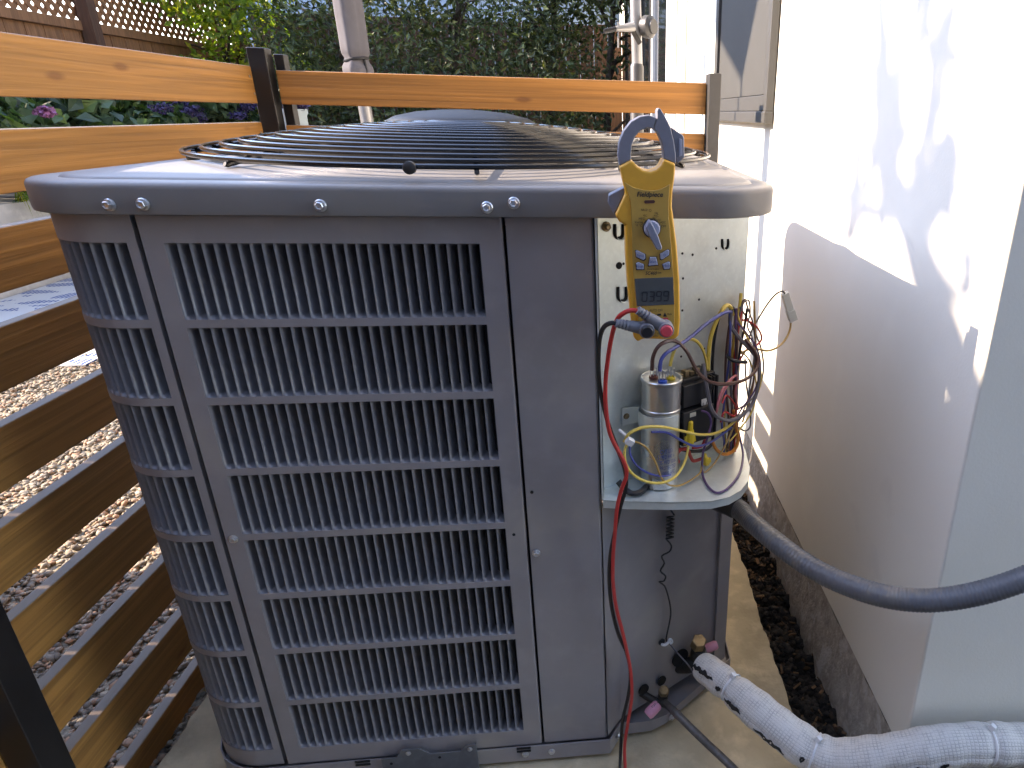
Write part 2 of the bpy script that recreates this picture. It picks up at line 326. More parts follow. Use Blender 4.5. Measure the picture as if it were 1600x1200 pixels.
# concrete pad with an uneven edge
def roughplan(x0, x1, y0, y1, step, amp, seed):
    r = random.Random(seed); out = []
    def seg(a, b):
        n = max(2, int(math.hypot(b[0] - a[0], b[1] - a[1]) / step)); nx, ny = (b[1] - a[1]), -(b[0] - a[0]); l = math.hypot(nx, ny); w = 0
        for i in range(n):
            t = i / n; w = w * 0.7 + r.uniform(-1, 1) * amp * 0.5; out.append((a[0] + (b[0] - a[0]) * t + nx / l * w, a[1] + (b[1] - a[1]) * t + ny / l * w))
    seg((x0, y0), (x1, y0)); seg((x1, y0), (x1, y1)); seg((x1, y1), (x0, y1)); seg((x0, y1), (x0, y0)); return out
pp = roughplan(-0.245, 0.792, -0.62, 0.98, 0.012, 0.006, 5)
pb = [(x + 0.0, y + 0.0) for x, y in pp]
pad = struct(MB().prism([(x, y, -0.12) for x, y in pb], [(x, y, 0.0) for x, y in pp]).build('concrete_pad', M['concrete'], bevel=0.004))
# soil strip between the pad and the house
mb = MB(); nx, ny = 16, 150
xs = np.linspace(0.765, 0.945, nx); ys = np.linspace(-0.45, 1.5, ny)
def soilz(x, y): return -0.085 + 0.018 * math.sin(x * 61 + y * 23) * math.sin(y * 37 - x * 11) + 0.010 * math.sin(y * 97 + x * 45)
mb.add([(x, y, soilz(x, y)) for y in ys for x in xs], [(j * nx + i, j * nx + i + 1, (j + 1) * nx + i + 1, (j + 1) * nx + i) for j in range(ny - 1) for i in range(nx - 1)])
struct(mb.build('soil_strip', M['soil'], smooth=True))
sreg = lambda r: (0.785 + 0.135 * r.random(), -0.40 + 1.75 * r.random())
scatter('soil_clods', 7000, sreg, lambda x, y: soilz(x, y) + 0.002, (0.002, 0.009), M['clod'], seed=11, flat=0.8, label='dark crumbly soil clods in the narrow strip beside the house', cat='soil')
mb = MB(); r = random.Random(9)
for i in range(420):
    x, y = 0.785 + 0.13 * r.random(), -0.35 + 1.7 * (r.random() if r.random() < .45 else 0.5 + 0.5 * r.random()); l = r.uniform(.003, .010); wd = l * r.uniform(.15, .4)
    e = Euler((r.gauss(0, .4), r.gauss(0, .4), r.random() * 6.28)).to_matrix(); c = Vector((x, y, soilz(x, y) + .012))
    mb.box(c - Vector((l, wd, .0012)), c + Vector((l, wd, .0012)), e, c)
tag(mb.build('bark_chips', M['chip'], kind='stuff'), 'brown bark chips strewn over the soil strip by the house', 'bark chips')

# ================================================================== HOUSE ON THE RIGHT
XW, YC = 0.915, -0.108
house = thing('house', 'white stucco house wall with a shaded end beside the unit', 'house', (XW, YC, 0))
mb = MB()
mb.prism([(XW, YC, 0.072), (4.2, YC, 0.072), (4.2, 12.5, 0.072), (XW, 12.5, 0.072)], [(XW, YC, 3.4), (4.2, YC, 3.4), (4.2, 12.5, 3.4), (XW, 12.5, 3.4)])
mb.build('wall', M['stucco'], house, bevel=0.004)
# rough footing below, set back a little, its face broken up
loops = []; rr = random.Random(4); yl = list(np.linspace(YC + .004, 5.0, 240))
prof = [(-0.16, 0.0), (-0.10, 0.0), (-0.05, 0.0), (-0.01, 0.0), (0.03, 0.0), (0.0735, 0.0)]
vs = []; fs = []
for j, y in enumerate(yl):
    for i, (z, o_) in enumerate(prof):
        a = 0.010 if i < 4 else 0.003
        vs.append((XW - 0.002 + 0.004 - (0.004 if i < 5 else 0) - rr.random() * a - (0.012 if i < 3 else 0.004 * (i < 4)), y, z + (rr.uniform(-.006, .006) if 0 < i < 5 else 0)))
k = len(prof)
for j in range(len(yl) - 1):
    for i in range(k - 1): fs.append((j * k + i, (j + 1) * k + i, (j + 1) * k + i + 1, j * k + i + 1))
MB().add(vs, fs).build('footing', M['footing'], house, smooth=True)
vs = []; fs = []
xl = list(np.linspace(XW + .002, 4.2, 160))
for j, x in enumerate(xl):
    for i, (z, o_) in enumerate(prof):
        vs.append((x, YC - rr.random() * (0.008 if i < 4 else 0.002) + 0.002, z))
for j in range(len(xl) - 1):
    for i in range(k - 1): fs.append((j * k + i, (j + 1) * k + i, (j + 1) * k + i + 1, j * k + i + 1))
MB().add(vs, fs).build('footing', M['footing'], house, smooth=True)
# window with a grey roller blind, further along the wall
wy0, wy1, wz0, wz1 = 0.985, 1.80, 0.985, 2.25
win = MB().box((XW - 0.022, wy0, wz0), (XW - 0.0025, wy0 + 0.035, wz1)).box((XW - 0.022, wy1 - 0.05, wz0), (XW - 0.0025, wy1, wz1)).box((XW - 0.022, wy0 + .035, wz1 - 0.05), (XW - 0.0025, wy1 - .05, wz1)).build('window', M['trim'], house, bevel=0.002)
MB().box((XW - 0.012, wy0 + 0.035, wz0 + .04), (XW - 0.0025, wy1 - 0.05, wz1 - 0.05)).build('roller_blind', M['blind'], win, bevel=0.001)
MB().box((XW - 0.026, wy0 - 0.004, wz0 - 0.028), (XW - 0.0025, wy1 + 0.004, wz0)).build('sill', M['trim'], win, bevel=0.003)
MB().box((XW - 0.018, wy0 + 0.036, wz0 + .001), (XW - 0.003, wy1 - 0.051, wz0 + .038)).build('blind_rail', M['trim'], win, bevel=0.002)
# glazed doors towards the far end
for y0, y1 in ((3.15, 4.25), (4.35, 5.45), (5.55, 8.2)):
    d = MB().box((XW - 0.05, y0, 0.0), (XW - 0.003, y0 + .09, 2.2)).box((XW - 0.05, y1 - .09, 0.0), (XW - 0.003, y1, 2.2)).box((XW - 0.05, y0 + .09, 2.1), (XW - 0.003, y1 - .09, 2.2)).box((XW - 0.05, y0 + .09, 0.0), (XW - 0.003, y1 - .09, .12)).build('glazed_door', M['whitef'] if y0 < 3.5 else M['post'], house, bevel=0.003)
    MB().box((XW - 0.03, y0 + .09, .12), (XW - 0.004, y1 - .09, 2.1)).build('pane', M['glass'], d)
for y in (2.75,): MB().box((XW - 0.028, y, 0.1), (XW - 0.003, y + .05, 3.0)).build('corner_board', M['whitef'], house, bevel=0.003)
# ================================================================== SLATTED FENCES
XF, YB = -0.305, 1.05
BZ = [1.053 - 0.1185 * k for k in range(10)]; BH = 0.079
lf = thing('slat_fence', 'orange-stained horizontal slat fence running back along the left side', 'fence', (XF, 0.5, GZ))
for k, z in enumerate(BZ):
    if z - BH < GZ - .03: continue
    o = MB().box((XF - 0.019, -1.1, z - BH), (XF, 1.030 + random.uniform(-.004, .004), z)).build('board', M['wl'], lf, bevel=0.0022)
def sqpost(name, x0, x1, y0, y1, z1, m, parent):
    return MB().box((x0, y0, GZ - .05), (x1, y1, z1)).build(name, m, parent, bevel=0.002)
q = on(58, 1060, 0, XF + .004)
sqpost('post', XF + .0015, XF + .040, -0.090, -0.047, 1.09, M['post'], lf)
sqpost('post', XF - .006, XF + .034, 1.034, 1.072, 1.092, M['post'], lf)
for k, z in enumerate(BZ[:8]):
    for y in (1.016, 1.024): MB().lathe([(.0032, -.001), (.0032, .0007), (.001, .0004)], (XF, y - .004, z - (.022 if y < 1.02 else .058)), (1, 0, 0), 12).build('screw', M['zinc'], lf)
bf = thing('slat_fence', 'orange-stained slat fence crossing behind the unit, ending at a grey post', 'fence', (0.25, YB, GZ))
for k, z in enumerate(BZ):
    if z - BH < GZ - .03: continue
    MB().box((-0.262, YB, z - BH + (.001 if k else .0)), (0.7535, YB + 0.019, z - 0.006)).build('board', M['wb'], bf, bevel=0.0022)
sqpost('post', -0.269, -0.247, YB + .022, YB + .052, 1.082, M['post'], bf)
sqpost('post', 0.7555, 0.785, YB - .032, YB + .032, 1.068, M['gpost'], bf)

# ================================================================== AIR CONDITIONING UNIT
LX0, LX1, LY0, LY1 = -0.153, 0.692, -0.013, 0.812
BX0, BX1, BY1 = -0.146, 0.686, 0.800
ac = thing('condenser_unit', 'grey outdoor air conditioning condenser with louvered front and open wiring corner', 'air conditioner', (0.27, 0.4, 0))
ZB, ZT = 0.040, 0.862
RZ0, RP, RH, SP, NS, NR = 0.8308, 0.09614, 0.0865, 0.0124, 27, 8
XS0, XS1 = 0.0, NS * SP
# louver slat mesh (shared)
def slat_mesh():
    prof = [(0, .0002), (.07, .0006), (.16, .0026), (.28, .0075), (.40, .0140), (.50, .0205)]
    rows = [(0, 0, 1.0), (.014, .35, .94), (.034, .78, .78), (.060, 1, .50), (.945, 1, .50), (.968, .78, .78), (.987, .35, .94), (1, 0, 1.0)]
    V = []; Fc = []; n = len(prof)
    for v, e, ue in rows:
        for u, d in prof: V.append((u / .50 * ue * SP * .985, d * e + .0004, -v * RH))
    for j in range(len(rows) - 1):
        for i in range(n - 1): Fc.append((j * n + i, j * n + i + 1, (j + 1) * n + i + 1, (j + 1) * n + i))
    me = bpy.data.meshes.new('louver'); me.from_pydata(V, [], Fc); me.materials.append(M['slat'])
    for p in me.polygons: p.use_smooth = True
    return me
SLAT = slat_mesh()
def place_slat(parent, loc, rz):
    o = bpy.data.objects.new('louver', SLAT); COL.objects.link(o); o.location = loc; o.rotation_euler = (0, 0, rz); attach(o, parent)
# front louvered panel: a sheet with eight openings
PX0, PX1 = -0.0215, 0.3615
mb = MB()
def strip(x0, x1, z0, z1, y=0.0, t=0.0015):
    mb.box((x0, y, z0), (x1, y + t, z1))
vs = []; fs = []
xs = [PX0, XS0, XS1, PX1 - .0022]; zs = [ZT - .002]
for i in range(NR): zs += [RZ0 - i * RP, RZ0 - i * RP - RH]
zs.append(ZB)
for z in zs:
    for x in xs: vs.append((x, 0, z))
hole = lambda i, j: j == 1 and i % 2 == 1
for i in range(len(zs) - 1):
    for j in range(3):
        if not hole(i, j): fs.append((i * 4 + j, i * 4 + j + 1, (i + 1) * 4 + j + 1, (i + 1) * 4 + j))
for i in range(NR):          # lips turned inwards round each opening
    z1, z0 = zs[1 + 2 * i], zs[2 + 2 * i]; k = len(vs)
    vs += [(XS0, 0, z1), (XS1, 0, z1), (XS1, 0, z0), (XS0, 0, z0), (XS0, .003, z1), (XS1, .003, z1), (XS1, .003, z0), (XS0, .003, z0)]
    fs += [(k, k + 1, k + 5, k + 4), (k + 1, k + 2, k + 6, k + 5), (k + 2, k + 3, k + 7, k + 6), (k + 3, k, k + 4, k + 7)]
k = len(vs)                  # folded side edges
vs += [(PX0, 0, zs[0]), (PX0, 0, ZB), (PX0, .012, ZB), (PX0, .012, zs[0]), (PX1, .0022, zs[0]), (PX1, .0022, ZB), (PX1, .012, ZB), (PX1, .012, zs[0]), (PX1 - .0022, 0, zs[0]), (PX1 - .0022, 0, ZB), (PX1 - .0006, .0007, zs[0]), (PX1 - .0006, .0007, ZB)]
fs += [(k, k + 1, k + 2, k + 3), (k + 4, k + 5, k + 6, k + 7), (k + 8, k + 9, k + 11, k + 10), (k + 10, k + 11, k + 5, k + 4)]
fp = MB().add(vs, fs).build('front_panel', M['paint'], ac)
for i in range(NR):
    for j in range(NS): place_slat(fp, (XS0 + j * SP, 0, RZ0 - i * RP), 0)
# rounded corner panel with louvers
RC = 0.085
def corner_pt(s, off=0.0):     # s = distance from the seam going left round the corner; returns point, heading
    x_end = -0.028; fl = x_end - (BX0 + RC)
    if s < fl: return (x_end - s, off, 0.0)
    a = (s - fl) / RC
    if a < math.pi / 2: return (BX0 + RC - (RC - off) * math.sin(a), RC - (RC - off) * math.cos(a), a)
    return (BX0 + off, RC + (s - fl - RC * math.pi / 2), math.pi / 2)
cs0 = 0.010; NC = 9; CP = 0.0131
sl_ = [0.0, cs0] + [cs0 + NC * CP] + [0.16, 0.3, 0.78]
samples = sorted(set([0.0, cs0, cs0 + NC * CP, 0.2, 0.3, 0.5, 0.80] + [cs0 + i * CP / 2 for i in range(2 * NC + 1)]))
vs = []; fs = []
for z in zs:
    for s_ in samples:
        x, y, _ = corner_pt(s_, 0.0015); vs.append((x, y, z))
n = len(samples)
for i in range(len(zs) - 1):
    for j in range(n - 1):
        mid = (samples[j] + samples[j + 1]) / 2
        if i % 2 == 1 and cs0 < mid < cs0 + NC * CP: continue
        fs.append((i * n + j, i * n + j + 1, (i + 1) * n + j + 1, (i + 1) * n + j))
k = len(vs); vs += [corner_pt(0, .0015)[:2] + (zs[0],), corner_pt(0, .0015)[:2] + (ZB,), (-0.028, .014, ZB), (-0.028, .014, zs[0])]; fs.append((k, k + 1, k + 2, k + 3))
cp = MB().add(vs, fs).build('corner_panel', M['paint'], ac, smooth=True)
for i in range(NR):
    for j in range(NC):
        s1 = cs0 + (j + 1) * CP; x, y, a = corner_pt(s1, 0.0015); x2, y2, _ = corner_pt(s1 - CP, 0.0015)
        place_slat(cp, (x, y, RZ0 - i * RP), math.atan2(y2 - y, x2 - x))
# plain panel right of the louvers
mb = MB(); mb.add([(0.3655, 0.001, ZT), (0.462, 0.001, ZT), (0.462, 0.001, ZB), (0.3655, 0.001, ZB), (0.3655, .014, ZT), (0.3655, .014, ZB), (0.4645, .004, ZT), (0.4645, .004, ZB), (0.4665, .024, ZT), (0.4665, .024, ZB)],
       [(0, 1, 2, 3), (0, 3, 5, 4), (1, 6, 7, 2), (6, 8, 9, 7)])
sp = mb.build('side_panel', M['paint'], ac)
# dark coil behind the louvers
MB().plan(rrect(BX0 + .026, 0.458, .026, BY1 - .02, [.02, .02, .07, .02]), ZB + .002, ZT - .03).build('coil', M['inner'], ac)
# right and rear sheet
MB().plan([(BX1 - .0015, 0.17), (BX1, 0.17), (BX1, BY1), (0.2, BY1), (0.2, BY1 - .0015), (BX1 - .0015, BY1 - .0015)], ZB, ZT - .002).build('side_panel', M['paint'], ac)
# bare metal wiring panel and shelf
SZ = 0.486
def pan(t, off=0.0, z=0.0): p = PA.lerp(PB, t) + PN * off; return Vector((p.x, p.y, z))
mb = MB().prism([pan(0, 0, SZ), pan(1, 0, SZ), pan(1, -.0015, SZ), pan(0, -.0015, SZ)], [pan(0, 0, ZT + .005), pan(1, 0, ZT + .005), pan(1, -.0015, ZT + .005), pan(0, -.0015, ZT + .005)])
mb.box((PB.x - .001, PB.y + .001, SZ), (PB.x + .0005, PB.y + .03, ZT))
gp = mb.build('wiring_panel', M['galv'], ac)
mb = MB().box((0.4665, -.0005, SZ), (0.469, 0.028, ZT)); mb.build('panel_flange', M['galv'], gp)
shp = [(0.4685, -0.003), (0.50, -0.009), (0.56, -0.016), (0.615, -0.018), (0.642, -0.009), (0.662, 0.008), (0.678, 0.034), (0.689, 0.075), (0.694, 0.13), (0.694, 0.20), (0.684, 0.20), (PB.x - .001, PB.y + .001), (PA.x - .001, PA.y + .001)]
mb = MB().plan(shp, SZ - .0018, SZ)
mb.loft([[(x, y, SZ - .012) for x, y in shp[:10]], [(x, y, SZ + .0004) for x, y in shp[:10]]], closed=False)
shelf = mb.build('shelf', M['galv'], ac, smooth=True, sharp=30)
def uslot(px, py, w_=16, h_=24, t_=5):
    ml = MB(); P = [(-w_ / 2, -h_ / 2), (-w_ / 2, h_ * .15), (-w_ * .33, h_ * .42), (0, h_ / 2), (w_ * .33, h_ * .42), (w_ / 2, h_ * .15), (w_ / 2, -h_ / 2)]
    a = [onp(px + x, py + y, .0006) for x, y in smoothpath([(p[0], p[1], 0) for p in P], 3) and [(v.x, v.y) for v in smoothpath([(p[0], p[1], 0) for p in P], 3)]]
    ml.tube(a, t_ * 0.5 * 0.00085, 6); ml.build('u_slot', M['dark'], gp, smooth=True)
    b = [v + Vector((.0024, 0, -.0022)) + PN * -.0002 for v in a]
    MB().tube(b, .0009, 6).build('pressed_edge', M['galv'], gp, smooth=True)
for x, y in ((967, 361), (972, 459), (1133, 381)): uslot(x, y, 13 if x < 1000 else 9, 22 if x < 1000 else 15, 5 if x < 1000 else 4)
MB().lathe([(.0045, -.001), (.0045, .0007)], onp(967, 415, 0), PN, 16).build('knockout_hole', M['dark'], gp)
for x, y in ((974, 412), (1066, 396), (1082, 398), (1119, 388), (1067, 435), (1092, 468), (1066, 485), (1064, 557), (1100, 545)):
    MB().lathe([(.0017, -.001), (.0017, .0006)], onp(x, y, 0), PN, 12).build('screw_hole', M['dark'], gp)
hexbolt(gp, 'bolt', onp(947, 354, .0005), PN, .0042, .006, 'brass')
# lower service face below the shelf
LF = [(0.4665, 0.003), (0.489, 0.036), (0.648, 0.142), (0.662, 0.150), (0.6635, 0.141), (0.686, 0.155), (0.686, 0.20)]
mb = MB(); mb.loft([[(x, y, ZB) for x, y in LF], [(x, y, SZ - .013) for x, y in LF]], closed=False)
lp = mb.build('service_face', M['paint'], ac)
# base pan: raised rim all round, cut across the service corner
rim = [(0.470, -.0045), (0.490, 0.030), (0.505, 0.030), (0.540, 0.032), (0.566, 0.045), (0.640, 0.110), (0.700, 0.165), (0.700, BY1 + .003), (BX0 - .003, BY1 + .003)]
a = []
for k in range(7):
    t = math.radians(90 * k / 6); a.append((BX0 - .003 + (RC + .002) * (1 - math.cos(t)), (RC - .003) - (RC + .0015) * math.sin(t)))
rim = rim + a
rimt = [(x, y, 0.040 if i < 2 or i > 8 else (0.034 if i < 4 else 0.030)) for i, (x, y) in enumerate(rim)]
rimb = [(x, y, 0.010 if i < 1 or i > 8 else 0.011) for i, (x, y) in enumerate(rim)]
rimf = [(x, y, 0.013) for (x, y) in rim]
inn = lambda L, d: [(x + (0.27 - x) / max(.01, math.hypot(.27 - x, .4 - y)) * d, y + (0.4 - y) / max(.01, math.hypot(.27 - x, .4 - y)) * d, z) for x, y, z in L]
mb = MB().loft([rimb, rimt, inn(rimt, .0018), inn(rimf, .0022)], True, True)
bpn = mb.build('base_pan', M['paint'], ac)
for x, y in ((821, 1178), (862, 1174)): hexbolt(bpn, 'bolt', ony(x, y, -.0048), (0, -1, 0), .0038, .004)
hexbolt(bpn, 'bolt', ony(967, 1149, .013), (.85, -.5, 0), .0038, .004); hexbolt(bpn, 'bolt', ony(1048, 1120, .050), (.7, -.7, 0), .004, .006)
for x in (0.088, 0.333):
    MB().box((x - .011, -.0062, .0365), (x + .011, -.0047, .0402)).box((x - .011, -.0060, .030), (x + .011, -.0047, .0335)).build('clip_slot', M['dark'], bpn)
for x, y in ((-0.08, .1), (0.40, .06), (0.55, .5), (-0.08, .6)):
    MB().lathe([(.02, 0.0005), (.02, .0125)], (x, y, 0), n=16).build('rubber_foot', M['rubber'], bpn)
# screws on the face
for x, y in ((365, 842), (838, 864)): hexbolt(fp if x < 800 else sp, 'bolt', ony(x, y, -.0004), (0, -1, 0), .0040, .005)
for x, y, p_ in ((803, 835, fp), (831, 769, sp)): MB().lathe([(.0022, -.001), (.0022, .0008)], ony(x, y, 0.0005), (0, -1, 0), 12).build('screw_hole', M['dark'], p_)
# hold-down bracket at the foot
bx = [(0.118, .0015), (0.118, .046), (0.141, .046), (0.150, .061), (0.176, .0615), (0.192, .0485), (0.238, .0485), (0.246, .060), (0.262, .061), (0.262, .0015)]
br = MB().prism([(x, -.0105, z) for x, z in bx], [(x, -.0078, z) for x, z in bx]).box((0.118, -.05, .0005), (0.262, -.0106, .003)).build('hold_down_bracket', mat('dull_bracket_steel', (0.15, 0.155, 0.16), .5, .3, var=.15, scale=30), ac, bevel=.0006)
for x, z in ((.160, .054), (.252, .052)): hexbolt(br, 'bolt', (x, -.0108, z), (0, -1, 0), .0028, .0025)
for x, z in ((.132, .035), (.205, .040)): MB().lathe([(.0022, -.001), (.0022, .0006)], (x, -.0106, z), (0, -1, 0), 12).build('screw_hole', M['dark'], br)

# lid
GC = Vector((0.268, 0.405, 0)); OPEN = 0.372
N = 128
def outer(d, r):
    out = []
    pts = rrect(LX0 + d, LX1 - d, LY0 + d, LY1 - d, [r] * 4, 31)
    return pts
def ringpts(R): return [(GC.x + R * math.cos(a), GC.y + R * math.sin(a)) for a in [math.atan2(p[1] - GC.y, p[0] - GC.x) for p in outer(.03, .07)]]
loops = []
for d, r, z in ((.0035, .088, .8615), (.0006, .09, .8625), (0, .09, .866), (0, .09, .8880), (.0006, .0895, .8908), (.0022, .0885, .8932), (.0052, .086, .8946), (.0240, .072, .8958), (.0262, .071, .8945), (.0285, .070, .8968), (.033, .068, .8980)):
    loops.append([(x, y, z) for x, y in outer(d, r)])
mid = loops[-1]; ri = ringpts(OPEN + .006)
for t, z in ((.5, .902), (1.0, .9055)): loops.append([(a[0] * (1 - t) + b[0] * t, a[1] * (1 - t) + b[1] * t, z) for a, b in zip(mid, ri)])
for R, z in ((OPEN, .9045), (OPEN - .004, .897), (OPEN - .006, .86), (OPEN - .02, .80)): loops.append([(x, y, z) for x, y in ringpts(R)])
under = [(x, y, .866) for x, y in outer(.004, .087)]
lid = MB().loft([under] + loops).build('lid', M['paint_lid'], ac, smooth=True, sharp=55)
for x, y in ((172, 320), (224, 319), (501, 321), (761, 324), (803, 317)):
    yy = LY0 - .0006 if x > 200 else LY0 + .0012
    hexbolt(lid, 'bolt', ony(x, y, yy), (-.12 if x < 200 else 0, -1, 0), .0046, .0065)
# fan under the grille
fan = MB().lathe([(.075, 0), (.085, .01), (.085, .085), (.05, .10), (.02, .10)], (GC.x, GC.y, .80), n=32).build('fan_motor', M['blackp'], ac, smooth=True)
for k in range(4):
    a0 = math.radians(90 * k + 25); loops = []
    for t in np.linspace(0, 1, 7):
        R = .08 + .27 * t; half = .35 - .05 * t
        row = []
        for s_ in np.linspace(-1, 1, 7):
            a = a0 + half * s_ + .25 * t; row.append((GC.x + R * math.cos(a), GC.y + R * math.sin(a), .835 + .028 * s_ + .01 * s_ * s_))
        loops.append(row)
    mb = MB().loft(loops, closed=False); b = mb.build('blade', M['fan'], fan, smooth=True)
    md = b.modifiers.new('thick', 'SOLIDIFY'); md.thickness = .0015
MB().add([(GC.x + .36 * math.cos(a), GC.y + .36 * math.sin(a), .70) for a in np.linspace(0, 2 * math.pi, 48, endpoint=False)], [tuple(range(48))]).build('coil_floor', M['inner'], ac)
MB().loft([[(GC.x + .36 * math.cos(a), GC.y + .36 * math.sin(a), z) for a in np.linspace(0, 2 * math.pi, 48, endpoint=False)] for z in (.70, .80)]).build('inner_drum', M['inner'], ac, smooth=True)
# wire grille
gr = thing('fan_grille', 'black domed wire fan grille screwed on top of the grey unit', 'grille', (GC.x, GC.y, .905))
GR0 = 0.389
def gz(R): return 0.9125 + 0.041 * (1 - (R / GR0) ** 2)
NRING = 15
for k in range(NRING):
    R = GR0 - k * 0.0232
    pts = [(GC.x + R * math.cos(a), GC.y + R * math.sin(a), gz(R)) for a in np.linspace(0, 2 * math.pi, 112, endpoint=False)]
    MB().tube(pts, .0031, 7, closed=True).build('ring_wire', M['blackwire'], gr, smooth=True)
for k in range(4):
    a = math.radians(45 * k + 10)
    for sgn in (1, -1):
        d = Vector((math.cos(a), math.sin(a), 0)) * sgn
        pts = [GC + d * R + Vector((0, 0, gz(R) - .0052)) for R in np.linspace(.04, GR0 + .004, 14)]
        pts.append(GC + d * (GR0 + .006) + Vector((0, 0, .9075)))
        MB().tube(pts, .0030, 7).build('spoke_wire', M['blackwire'], gr, smooth=True)
MB().lathe([(.05, 0), (.05, .003), (.01, .004)], (GC.x, GC.y, gz(0) - .009), n=32).build('hub_plate', M['blackwire'], gr, smooth=True)
for x, y, Y in ((640, 262, .012), (303, 250, .20), (975, 262, .02), (690, 200, .78)):
    c = ony(x, y, Y); c.z = max(c.z, .907)
    MB().lathe([(.0062, -.005), (.0070, -.003), (.0070, .004), (.004, .006)], c, (0, -1, 0), 16).build('foot_clip', M['rubber'], gr, smooth=True)
# ================================================================== ELECTRICAL PARTS ON THE SHELF
def pxprism(pts, y0, y1, name, m, parent, bevel=0.0, seg=2, taper=0.0):
    a = [ony(x, y, y0) for x, y in pts]; c = sum(a, Vector()) / len(a)
    f = [c + (p - c) * (1 - taper) for p in a]
    b = [Vector((p.x, y1, p.z)) for p in a]; f = [Vector((p.x, y0, p.z)) for p in f]
    return MB().prism(f, b).build(name, m, parent, bevel=bevel, seg=seg)
cap = thing('capacitor', 'silver cylindrical run capacitor standing on the wiring shelf', 'capacitor', (0.549, 0.040, SZ))
cc = Vector((0.5485, 0.0395, SZ)); ca = Vector((0.012, 0.0, 1)).normalized(); CR, CH = 0.0268, 0.160
MB().lathe([(CR * .9, .0006), (CR, .003), (CR, CH - .044), (CR + .0009, CH - .043), (CR + .0009, CH - .0405), (CR, CH - .0395), (CR, CH - .004)], cc, ca, 48).build('can', M['alu'], cap, smooth=True)
top = MB().lathe([(CR + .0002, -.004), (CR + .0017, -.0028), (CR + .0019, .001), (CR + .0008, .0022), (CR - .0012, .0016), (CR - .0022, -.0022), (.004, -.0016)], cc + ca * CH, ca, 48).build('lid_rim', M['alu'], cap, smooth=True)
for dx, dy, col in ((-.0105, .004, mat('terminal_brown', (.16, .05, .04), .5)), (.000, -.012, mat('terminal_blue', (.02, .08, .42), .5)), (.0125, .000, mat('terminal_yellow', (.72, .52, .04), .5))):
    c = cc + ca * (CH - .0015) + Vector((dx, dy, 0))
    b = MB().lathe([(.0062, 0), (.0062, .003), (.004, .0045)], c, ca, 16).build('terminal', col, cap, smooth=True)
    for q in (-1, 0, 1):
        MB().box(c + Vector((q * .0042 - .0006, -.003, .003)), c + Vector((q * .0042 + .0006, .003, .0155 + .003 * (q == 0)))).build('terminal_blade', M['zinc'], b, bevel=.0003)
bt = mat('capacitor_print', (.07, .11, .36), .5)
for i, s_ in enumerate(('C US LISTED', '5 MFD 440 VAC', '35 MFD 50/60', 'PROTECTED', '10000 AFC')):
    z = .060 - i * .0085; a0 = -1.15
    cu = bpy.data.curves.new('t', 'FONT'); cu.body = s_; cu.size = .0085; cu.align_x = 'CENTER'; cu.resolution_u = 2
    ob = bpy.data.objects.new('t', cu); COL.objects.link(ob); dg = bpy.context.evaluated_depsgraph_get(); me = bpy.data.meshes.new_from_object(ob.evaluated_get(dg)); bpy.data.objects.remove(ob)
    for v in me.vertices:
        a = a0 + v.co.x * .55 / CR; v.co = cc + Vector((math.cos(a) * (CR + .0004), math.sin(a) * (CR + .0004), z + v.co.y)) + ca * 0
    me.name = 'lettering'; me.materials.clear(); me.materials.append(bt); o = bpy.data.objects.new('lettering', me); COL.objects.link(o); attach(o, cap)
# strap that holds it to the panel
st = MB(); z0, z1 = .093, .114
arc = [cc + Vector((math.cos(a), math.sin(a), 0)) * (CR + .0015) for a in np.linspace(-.6, -3.5, 22)]
arc2 = [cc + Vector((math.cos(a), math.sin(a), 0)) * (CR + .0027) for a in np.linspace(-.6, -3.5, 22)]
lug = [onp(988, 640, .003), onp(972, 640, .003)]
st.loft([[p + Vector((0, 0, z0)) for p in arc], [p + Vector((0, 0, z1)) for p in arc], [p + Vector((0, 0, z1)) for p in arc2], [p + Vector((0, 0, z0)) for p in arc2], [p + Vector((0, 0, z0)) for p in arc]], closed=False)
e0 = arc2[-1]; e1 = Vector((lug[1].x, lug[1].y, SZ)); nn = Vector((e1.y - e0.y, -(e1.x - e0.x), 0)).normalized() * .0012
st.prism([e0 + Vector((0, 0, z0 - .001)), e1 + Vector((0, 0, z0 - .003)), e1 + nn + Vector((0, 0, z0 - .003)), e0 + nn + Vector((0, 0, z0 - .001))], [e0 + Vector((0, 0, z1 + .001)), e1 + Vector((0, 0, z1 + .003)), e1 + nn + Vector((0, 0, z1 + .003)), e0 + nn + Vector((0, 0, z1 + .001))])
so = st.build('capacitor_strap', M['galv'], ac, smooth=True, sharp=30)
hexbolt(so, 'bolt', e1.lerp(e0, .25) - nn * -1 + Vector((0, 0, (z0 + z1) / 2)), -nn if nn.y > 0 else nn, .0034, .004, 'brass')
# contactor
con = thing('contactor', 'black plastic contactor block with white label, right of the capacitor', 'contactor', tuple(onp(1095, 690, .03)))
def pbox(u0, u1, o0, o1, z0, z1, name, m, parent, bevel=.0012):
    U = (PB - PA).normalized()
    P = [PA + U * u + PN * o for u, o in ((u0, o0), (u1, o0), (u1, o1), (u0, o1))]
    return MB().prism([(p.x, p.y, z0) for p in P], [(p.x, p.y, z1) for p in P]).build(name, m, parent, bevel=bevel)
def pu(px, py, off): p = onp(px, py, off); return (p - PA).dot((PB - PA).normalized()), p.z
u0, zt = pu(1066, 602, .05); u1, _ = pu(1127, 610, .05); _, zb = pu(1100, 690, .05)
pbox(u0, u1, .001, .036, zb, zt, 'base', M['blackp'], con)
pbox(u0 + .004, u1 - .012, .036, .050, zb + .003, (zt + zb) / 2 + .006, 'coil_housing', M['blackp'], con)
pbox(u0 + .008, u1 - .018, .034, .044, (zt + zb) / 2 + .010, zt - .006, 'arc_cover', M['blackp'], con)
